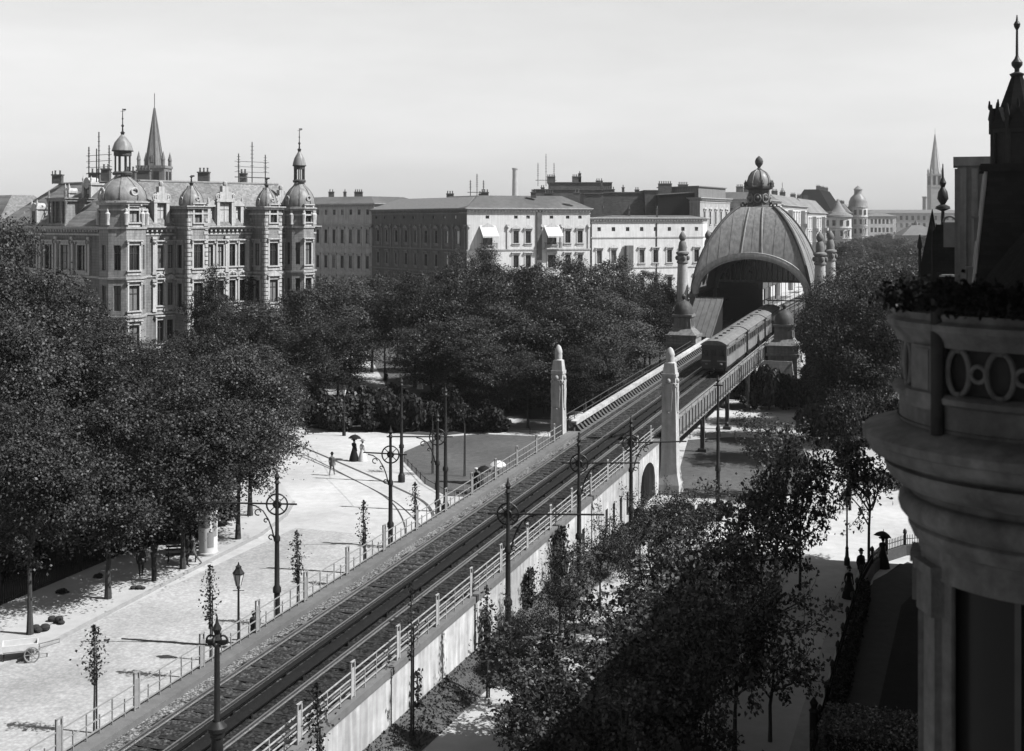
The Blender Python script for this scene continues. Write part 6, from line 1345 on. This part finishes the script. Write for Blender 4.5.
sapling('sapling tied to a stake nearest the white handcart side of the ramp railing', 94, 47.5, 4.1, 460, .30, 1)
sapling('sapling on the street between the first tall mast and the gas lamp', 210, 53, 4.85, 430, .24, 2)
sapling('sapling right next to the ornamental mast at the railing bend', 297, 60, 4.6, 420, .24, 3)
sapling('slender sapling between two ornamental masts along the ramp railing', 363.5, 66.5, 4.6, 420, .22, 4)
sapling('sapling nearest the curved tram rails at the ramp railing', 415, 74, 4.0, 300, .22, 5)
sapling('bare staked sapling on the grass verge below the white wall', 411, 46.6, 6.0, 160, .28, 6, .5, 'saplings on the grass verge')
sapling('leafy staked sapling at the bottom edge in front of the pale ramp railing', 317, 39.4, 4.9, 420, .30, 7, .45, 'saplings on the grass verge')
sapling('thin staked sapling close to the wheel mast on the verge', 487, 51, 4.6, 260, .24, 8, .5, 'saplings on the grass verge')
for k, (px, Y, lab) in enumerate(((585, 90, 'stake'), (432, 91, 'a'), (476, 100, 'b'))):
    if k: sapling('young bare-stemmed tree on the lawn by the two plain poles' if k == 1 else 'young bare-stemmed tree standing in the middle of the lawn', px if k == 1 else 464, 95 if k == 2 else 96, 5.6, 260, .5, 20 + k, .8, 'young trees on the lawn')

# contact wires across the street
def wire(label, a, b, sag=.35, r=.012):
    a, b = Vector(a), Vector(b); pts = [a.lerp(b, i / 12) - Vector((0, 0, sag * 4 * (i / 12) * (1 - i / 12))) for i in range(13)]; o = MB().tube(pts, r, 4).build('wire', 'iron_grey'); tag(o, label, 'wire')
w0, w1 = Vector((PX(277, 56.5) - 3.2, 56.5, 6.75)), Vector((PX(390.5, 68.5) - 3.2, 68.5, 6.75)); w2 = Vector((PX(437.5, 74) - 2.8, 74, 6.75)); wm = Vector((PX(217, 33.2) - 3.6, 33.2, 8.4))
#wire('tram wire between the arms of the two nearest wheel masts', w0, w1); wire('tram wire from the mast by the curved rails to the one at the lawn', w1, w2); wire('tram wire from x', wm, w0, .6)
wire('upper wire strung between the two plain poles beside the lawn', (PX(401.5, 93), 93, 6.6), (PX(445.5, 83.5), 83.5, 7.2), .1); wire('pale wire running from the plain pole towards the shrubbery lamp', (PX(401.5, 93), 93, 6.2), (PX(358, 112), 112, 6.0), .2)

# low railings of the beds, garden fences
def bed_rail(label, pts, h=.42, step=1.5):
    t = thing('bed_railing', label, 'low railing', tuple(pts[0]), 0); o = Vector(pts[0]); mb = MB()
    for a, b in zip(pts[:-1], pts[1:]): mb.tube([a - o + Vector((0, 0, h)), b - o + Vector((0, 0, h))], .025, 5)
    mb.build('rail', 'iron', t); acc = 0
    for a, b in zip(pts[:-1], pts[1:]):
        L = (b - a).length; n = max(1, int(L / step))
        for i in range(n): p = a.lerp(b, i / n) - o; MB().tube([p, p + Vector((0, 0, h + .12))], .035, 5).build('post', 'iron', t)
bed_rail('low iron railing along the near edge of the lawn with the two poles', G((404, 462), (425, 484), (446, 496), (472, 497), (508, 480)))
bed_rail('low iron railing along the back edge of the lawn with the two poles', G((470, 433), (500, 433), (530, 434), (556, 436)))
bed_rail('low iron railing in front of the lawn under the viaduct', G((672, 498), (740, 501), (806, 493)))
bed_rail('low iron railing at the back of the lawn under the viaduct', G((690, 439), (735, 436), (800, 439)))
def picket(label, pts, h, step, name='garden_fence', solid=False):
    t = thing(name, label, 'fence', tuple(pts[0]), 0); o = Vector(pts[0]); r = MB(); pk = MB()
    for a, b in zip(pts[:-1], pts[1:]):
        for z in (.2, h - .2): r.tube([a - o + Vector((0, 0, z)), b - o + Vector((0, 0, z))], .025, 5)
        L = (b - a).length; n = max(1, int(L / step))
        for i in range(n):
            p = a.lerp(b, i / n) - o; pk.box((p.x, p.y, h / 2 + .03), (.03, .03, h))
        p = a - o; MB().lathe([(.08, 0), (.08, h + .1), (.12, h + .14), (.10, h + .3), (.02, h + .4)], 8, tuple(p)).build('post', 'iron', t)
        if solid: ang = math.atan2((b - a).y, (b - a).x); m_ = (a + b) / 2 - o; MB().box((m_.x, m_.y, .3), (L, .25, .6), ang).build('kerb_wall', 'iron_grey', t)
    r.build('rail', 'iron', t); pk.build('bars', 'iron', t)['kind'] = 'stuff'
def sub(pts, step):
    out = []
    for a, b in zip(pts[:-1], pts[1:]):
        n = max(1, int((b - a).length / step)); out += [a.lerp(b, i / n) for i in range(n)]
    return out + [pts[-1]]
picket('dark iron garden fence under the trees along the far side of the street', sub(G((-70, 637), (0, 606), (80, 573), (158, 541), (200, 516)), 3.2), 1.25, .16)
picket('curving iron fence of the shaded front garden where the women stand', sub([US(-4.75, 40), US(-4.75, 50), US(-4.75, 60), US(-4.65, 67.5), US(-4.35, 71.5), US(-3.75, 74.5), US(-2.8, 76.2), US(-1.6, 77), US(1, 77.4)], 2.4), 1.15, .15, solid=True)
gp = TT('gate_post', 'iron gate post with a ball top at the corner of the hedge', 'gate post', -4.9, 46.8); MB().lathe([(.16, 0), (.16, 1.5), (.2, 1.55), (.1, 1.65), (.16, 1.85), (.02, 2.05)], 10).build('post', 'iron', gp)

# advertising column
ac = thing('advertising_column', 'round white advertising column on the pavement under the trees', 'advertising column', P(208, 556)); 
MB().lathe([(.60, 0), (.60, .25), (.54, .3)], 28).build('base', 'stone', ac); MB().lathe([(.54, .28), (.54, 2.75)], 28).build('drum', 'poster', ac)
mb = MB(); mb.lathe([(.52, 2.7), (.64, 2.78), (.66, 2.9), (.58, 3.0), (.40, 3.25), (.12, 3.4), (.10, 3.55), (.02, 3.7)], 28); mb.build('cap', 'iron_grey', ac)
for k, (a, z0, z1, w, m) in enumerate(((-120, .5, 1.7, 50, 'cloth_white'), (-60, .6, 1.5, 40, 'frame_pale'), (-95, 1.75, 2.6, 60, 'blind'), (-30, 1.2, 2.5, 36, 'frame_pale'), (-150, 1.75, 2.6, 30, 'frame_pale'))):
    MB().lathe([(.544 + .002 * k, z0), (.544 + .002 * k, z1)], 10, (0, 0, 0), R_(a - w / 2), R_(a + w / 2)).build('poster', m, ac)
# handcart tipped at the kerb, sacks, stone heaps
hc = thing('handcart', 'white wooden handcart with spoked wheels parked at the kerb', 'handcart', P(24, 660), .35); hc.scale = (.74, .74, .78)
mb = MB(); mb.bx(-1.15, .75, -.55, .55, .62, .70); mb.bx(-1.15, .75, -.58, -.53, .70, 1.05); mb.bx(-1.15, .75, .53, .58, .70, 1.05); mb.bx(-1.2, -1.15, -.58, .58, .62, 1.05); mb.bx(.75, .80, -.58, .58, .62, 1.0); mb.build('bed', 'poster', hc)
for y in (-.68, .68):
    mb = MB(); mb.torus((.45, y, .45), .42, .045, (1, 0, 0), (0, 0, 1), 22, 6); mb.tube([(.45, y - .1, .45), (.45, y + .1, .45)], .08, 8)
    for k in range(8): a = k * math.pi / 4; mb.tube([(.45, y, .45), (.45 + .42 * math.cos(a), y, .45 + .42 * math.sin(a))], .022, 4)
    mb.build('wheel', 'frame_pale', hc)
mb = MB(); mb.tube([(.45, -.7, .45), (.45, .7, .45)], .04, 6); mb.tube([(-1.1, -.4, .6), (-1.15, -.4, 0)], .04, 5); mb.build('axle', 'timber', hc)
mb = MB(); 
for y in (-.4, .4): mb.tube([(.7, y, .68), (2.0, y * .8, .9)], .035, 6)
mb.tube([(2.0, -.34, .9), (2.0, .34, .9)], .03, 6); mb.build('shafts', 'frame_pale', hc)
def lump(name, label, px, py, parts, m, z=.12):
    t = thing(name, label, name.split('_')[-1], P(px, py, z), 0)
    for (x, y, r, s) in parts:
        mb = MB(); mb.sphere((x, y, r * s * .8), r, 10, s); o = mb.build('bundle', m, t)
lump('dark_sack', 'heap of dark sacks lying at the tree trunk behind the handcart', 40, 631, [(-.2, 0, .22, .8), (.22, .05, .25, .75), (.0, -.2, .2, .7)], 'cloth_dark'); lump('dark_sack', 'two dark sacks lying on the open pavement, nearest the fence', 56, 622, [(-.25, .12, .2, .75), (.2, -.15, .22, .9), (.38, -.32, .17, .6)], 'cloth_dark'); lump('dark_sack', 'small dark bundle on the pavement before the street tree', 137, 589, [(-.2, 0, .17, .6), (.1, 0, .19, .6), (.33, -.03, .14, .6)], 'cloth_dark')
pl = tag(MB().tube([P(44, 628, .16), P(56, 620.5, .18)], .03, 6).build('pole', 'frame_pale'), 'thin pale pole lying between the dark sacks', 'pole')
bl = thing('bench', 'slatted park bench under the street trees next to the advertising column', 'bench', P(182, 562, .12), .2)
for k in range(3): MB().bx(-.9, .9, -.25 + k * .17, -.12 + k * .17, .43, .47).build('slat', 'timber', bl)
mb = MB(); mb.bx(-.9, .9, .27, .31, .6, .72); mb.bx(-.9, .9, .29, .33, .78, .9); mb.build('backrest', 'timber', bl)
for x in (-.75, .75): mb = MB(); mb.bx(x - .03, x + .03, -.22, .3, .38, .43); mb.bx(x - .03, x + .03, -.22, -.16, 0, .4); mb.bx(x - .03, x + .03, .26, .32, 0, .9); mb.build('leg', 'iron', bl)
hp = thing('notice_post', 'stout short post standing on the pavement between two street trees', 'post', P(154, 581, .12), 0); MB().lathe([(.14, 0), (.14, 1.3), (.2, 1.35), (.2, 1.9), (.12, 2.0), (.02, 2.2)], 10).build('shaft', 'iron', hp)

# ------------------------------------------------------------------ people
def skin_body(name, joints, edges, m, parent):
    me = bpy.data.meshes.new(name); me.from_pydata([j[:3] for j in joints], edges, []); me.update(); o = bpy.data.objects.new(name, me); C.objects.link(o)
    if parent: o.parent = parent
    sk = o.modifiers.new('skin', 'SKIN'); me.skin_vertices.new() if not me.skin_vertices else None
    for i, j in enumerate(joints): d = me.skin_vertices[0].data[i]; d.radius = (j[3], j[4] if len(j) > 4 else j[3]); d.use_root = (i == 0)
    sb = o.modifiers.new('sub', 'SUBSURF'); sb.levels = 1; sb.render_levels = 1
    me.materials.append(M[m]); return o
def person(label, loc, rz, h=1.7, woman=False, coat='cloth_dark', skirt='cloth_black', hat='round', hatm='cloth_black', stride=.25, group=None, arm_up=False):
    t = thing('person', label, 'person', loc, rz, group); k = h / 1.7; t.scale = (k, k, k)
    s = stride
    J = [(0, 0, .92, .15, .11), (0, 0, 1.10, .13, .10), (0, .01, 1.28, .16, .11), (0, .01, 1.40, .13, .09), (0, 0, 1.47, .055), (0, -.015, 1.55, .075, .085), (0, -.02, 1.64, .085, .095), (0, -.015, 1.69, .06, .07),
         (-.19, .01, 1.38, .06), (-.24, .03, 1.12, .045), (-.23, -.06, .88, .036), (-.23, -.09, .79, .032),
         (.19, .01, 1.38, .06), (.24, .03 if not arm_up else -.12, 1.12, .045), (.23 if not arm_up else .15, -.06 if not arm_up else -.28, .88 if not arm_up else 1.22, .036), (.23 if not arm_up else .13, -.09 if not arm_up else -.33, .79 if not arm_up else 1.28, .032),
         (-.10, 0, .84, .085), (-.11, -s * .5, .48, .062), (-.11, -s * .8 + .02, .10, .045), (-.11, -s * .8 - .14, .04, .035), (.10, 0, .84, .085), (.11, s * .35, .48, .062), (.11, s * .9, .12, .045), (.11, s * .9 - .12, .05, .035), (0, -.115, 1.60, .018)]
    E = [(0, 1), (1, 2), (2, 3), (3, 4), (4, 5), (5, 6), (6, 7), (3, 8), (8, 9), (9, 10), (10, 11), (3, 12), (12, 13), (13, 14), (14, 15), (0, 16), (16, 17), (17, 18), (18, 19), (0, 20), (20, 21), (21, 22), (22, 23), (6, 24)]
    skin_body('body', J, E, coat, t)
    hd_ = MB().lathe([(.02, 1.475), (.062, 1.50), (.083, 1.56), (.09, 1.63), (.085, 1.69), (.06, 1.735), (.01, 1.75)], 12, (0, -.02, 0)).build('head', 'skin', t)
    mb = MB(); mb.lathe([(.075, 1.57), (.096, 1.63), (.095, 1.70), (.065, 1.75), (.01, 1.765)], 12, (0, .002, 0), R_(-20), R_(200)); mb.build('hair', 'cloth_black', t)
    for x in (-.032, .032): MB().sphere((x, -.103, 1.635), .012, 6).build('eye', 'cloth_black', hd_)
    if woman: 
        mb = MB(); mb.lathe([(.02, .01), (.40, .01), (.36, .25), (.27, .6), (.17, .92), (.135, 1.06), (.15, 1.10), (.05, 1.1)], 18); mb.build('skirt', skirt, t)
    else:
        mb = MB(); mb.lathe([(.17, .72), (.185, .80), (.165, .95), (.15, 1.1), (.185, 1.30), (.17, 1.40), (.07, 1.46)], 16); mb.v = [(a * 1.1, b * .8 + .005, c) for a, b, c in mb.v]; mb.build('jacket', coat, t)
    if hat == 'round': MB().lathe([(.10, 1.70), (.16, 1.705), (.155, 1.72), (.10, 1.725), (.095, 1.80), (.06, 1.835), (.01, 1.84)], 14, (0, -.01, 0)).build('hat', hatm, t)
    if hat == 'wide': MB().lathe([(.09, 1.71), (.25, 1.715), (.24, 1.74), (.12, 1.75), (.13, 1.83), (.07, 1.88), (.01, 1.88)], 16, (0, -.01, 0)).build('hat', hatm, t)
    if hat == 'cap': MB().lathe([(.095, 1.69), (.13, 1.71), (.12, 1.77), (.01, 1.80)], 12, (0, -.02, 0)).build('cap', hatm, t)
    return t
def parasol(label, loc, m, r=.55, tilt=0.2, rz=0.0, top=2.15):
    t = thing('parasol', label, 'parasol', loc, rz); n = 8; mb = MB(); mb.lathe([(.01, 0), (r * .35, -.05), (r * .7, -.15), (r, -.32), (r * .98, -.325), (r * .68, -.165), (r * .34, -.065), (.01, -.015)], 16, (0, 0, 0)); R = Matrix.Rotation(tilt, 4, 'X')
    mb.v = [tuple(R @ Vector(p) + Vector((.13, -.3, top))) for p in mb.v]; mb.build('canopy', m, t)
    e = R @ Vector((0, 0, .1)) + Vector((.13, -.3, top)); MB().tube([(.13, -.33, 1.1), e], .013, 6).build('shaft', 'timber', t)
def G0(px, py): return tuple(P(px, py))
person('man in a light jacket and dark waistcoat walking alone across the open square', G0(332, 475.5), 2.9, 1.68, coat='cloth_grey', hatm='cloth_black')
p_ = G0(354, 461); person('woman in a long black dress holding a dark parasol on the square', p_, 2.6, 1.72, True, 'cloth_black', 'cloth_black', 'wide', arm_up=True); parasol('dark parasol held by the woman in black on the square', p_, 'cloth_black', .55, .1, 2.6, 2.1)
person('woman in a pale dress beside the woman in black', G0(362.5, 461), 2.6, 1.62, True, 'cloth_white', 'cloth_white', 'wide', 'frame_pale')
p_ = (PX(475.5, 83), 83, .9); 
q = P(476, 493); person('man in dark clothes and a pale cap behind the ramp railing', tuple(q), .5, 1.72, False, 'cloth_dark', hat='cap', hatm='cloth_white')
q = P(481, 494); person('woman in a white blouse under the dark parasol behind the ramp railing', tuple(q), .6, 1.66, True, 'cloth_white', 'cloth_dark', 'wide', arm_up=True); parasol('small dark parasol carried behind the ramp railing', tuple(q), 'cloth_black', .5, .2, .6, 2.05)
q = P(495, 489); person('woman all in white under a white parasol behind the ramp railing', tuple(q), .5, 1.64, True, 'cloth_white', 'cloth_white', None, arm_up=True); parasol('white parasol carried by the woman in white behind the ramp railing', tuple(q), 'cloth_white', .6, .1, .5, 2.1)
q = P(253.5, 662); person('boy in dark clothes at the ramp railing, taller of the two', (PX(253.5, 57.4), 57.4, 0), 2.5, 1.47, False, 'cloth_dark', hat='cap'); person('smaller boy in dark clothes at the ramp railing', (PX(258.5, 57.8), 57.8, 0), 2.2, 1.36, False, 'cloth_black', hat='cap')
person('woman in a black cape walking on the shaded pavement by the garden fence', G0(849, 600), .3, 1.64, True, 'cloth_black', 'cloth_black', 'round')
person('man in a dark suit and hat on the pavement beside the garden fence', G0(861, 583), .4, 1.74, False, 'cloth_black', hat='round')
person('woman in a dark wide hat standing by the curve of the garden fence', G0(883, 568), 2.4, 1.66, True, 'cloth_black', 'cloth_black', 'wide', arm_up=True); parasol('dark parasol of the woman at the curve of the garden fence', G0(883, 568), 'cloth_black', .5, .3, 2.4, 2.0)
person('man in a dark suit standing between the street tree and the advertising column', tuple(P(187, 566, .12)), 1.0, 1.72, False, 'cloth_dark', hat='round'); person('man in a grey suit striding next to the advertising column', tuple(P(193, 565, .12)), -1.2, 1.74, False, 'cloth_grey', hat='round', stride=.5)
person('person in dark clothes on the pavement beside the short stout post', tuple(P(141, 577, .12)), .5, 1.66, False, 'cloth_dark', hat='cap')
person('person in white under the park trees on the sunny path', G0(420, 389), .3, 1.65, True, 'cloth_white', 'cloth_white', 'wide'); person('person in dark clothes under the trees on the sunny path', G0(386, 386), .3, 1.7, False, 'cloth_black')

# ------------------------------------------------------------------ the air
hz = MB().bx(-1600, 1600, -200, 1650, -1.0, 88).build('haze', M['tar']); hz['kind'] = 'stuff'
hm = bpy.data.materials.new('haze_air'); hm.use_nodes = True; nt = hm.node_tree; nt.nodes.remove(nt.nodes['Principled BSDF']); pv_ = nt.nodes.new('ShaderNodeVolumePrincipled'); pv_.inputs['Color'].default_value = (.95, .95, .95, 1); pv_.inputs['Density'].default_value = .0002; pv_.inputs['Anisotropy'].default_value = .75
nt.links.new(pv_.outputs[0], nt.nodes['Material Output'].inputs['Volume']); hz.data.materials.clear(); hz.data.materials.append(hm)
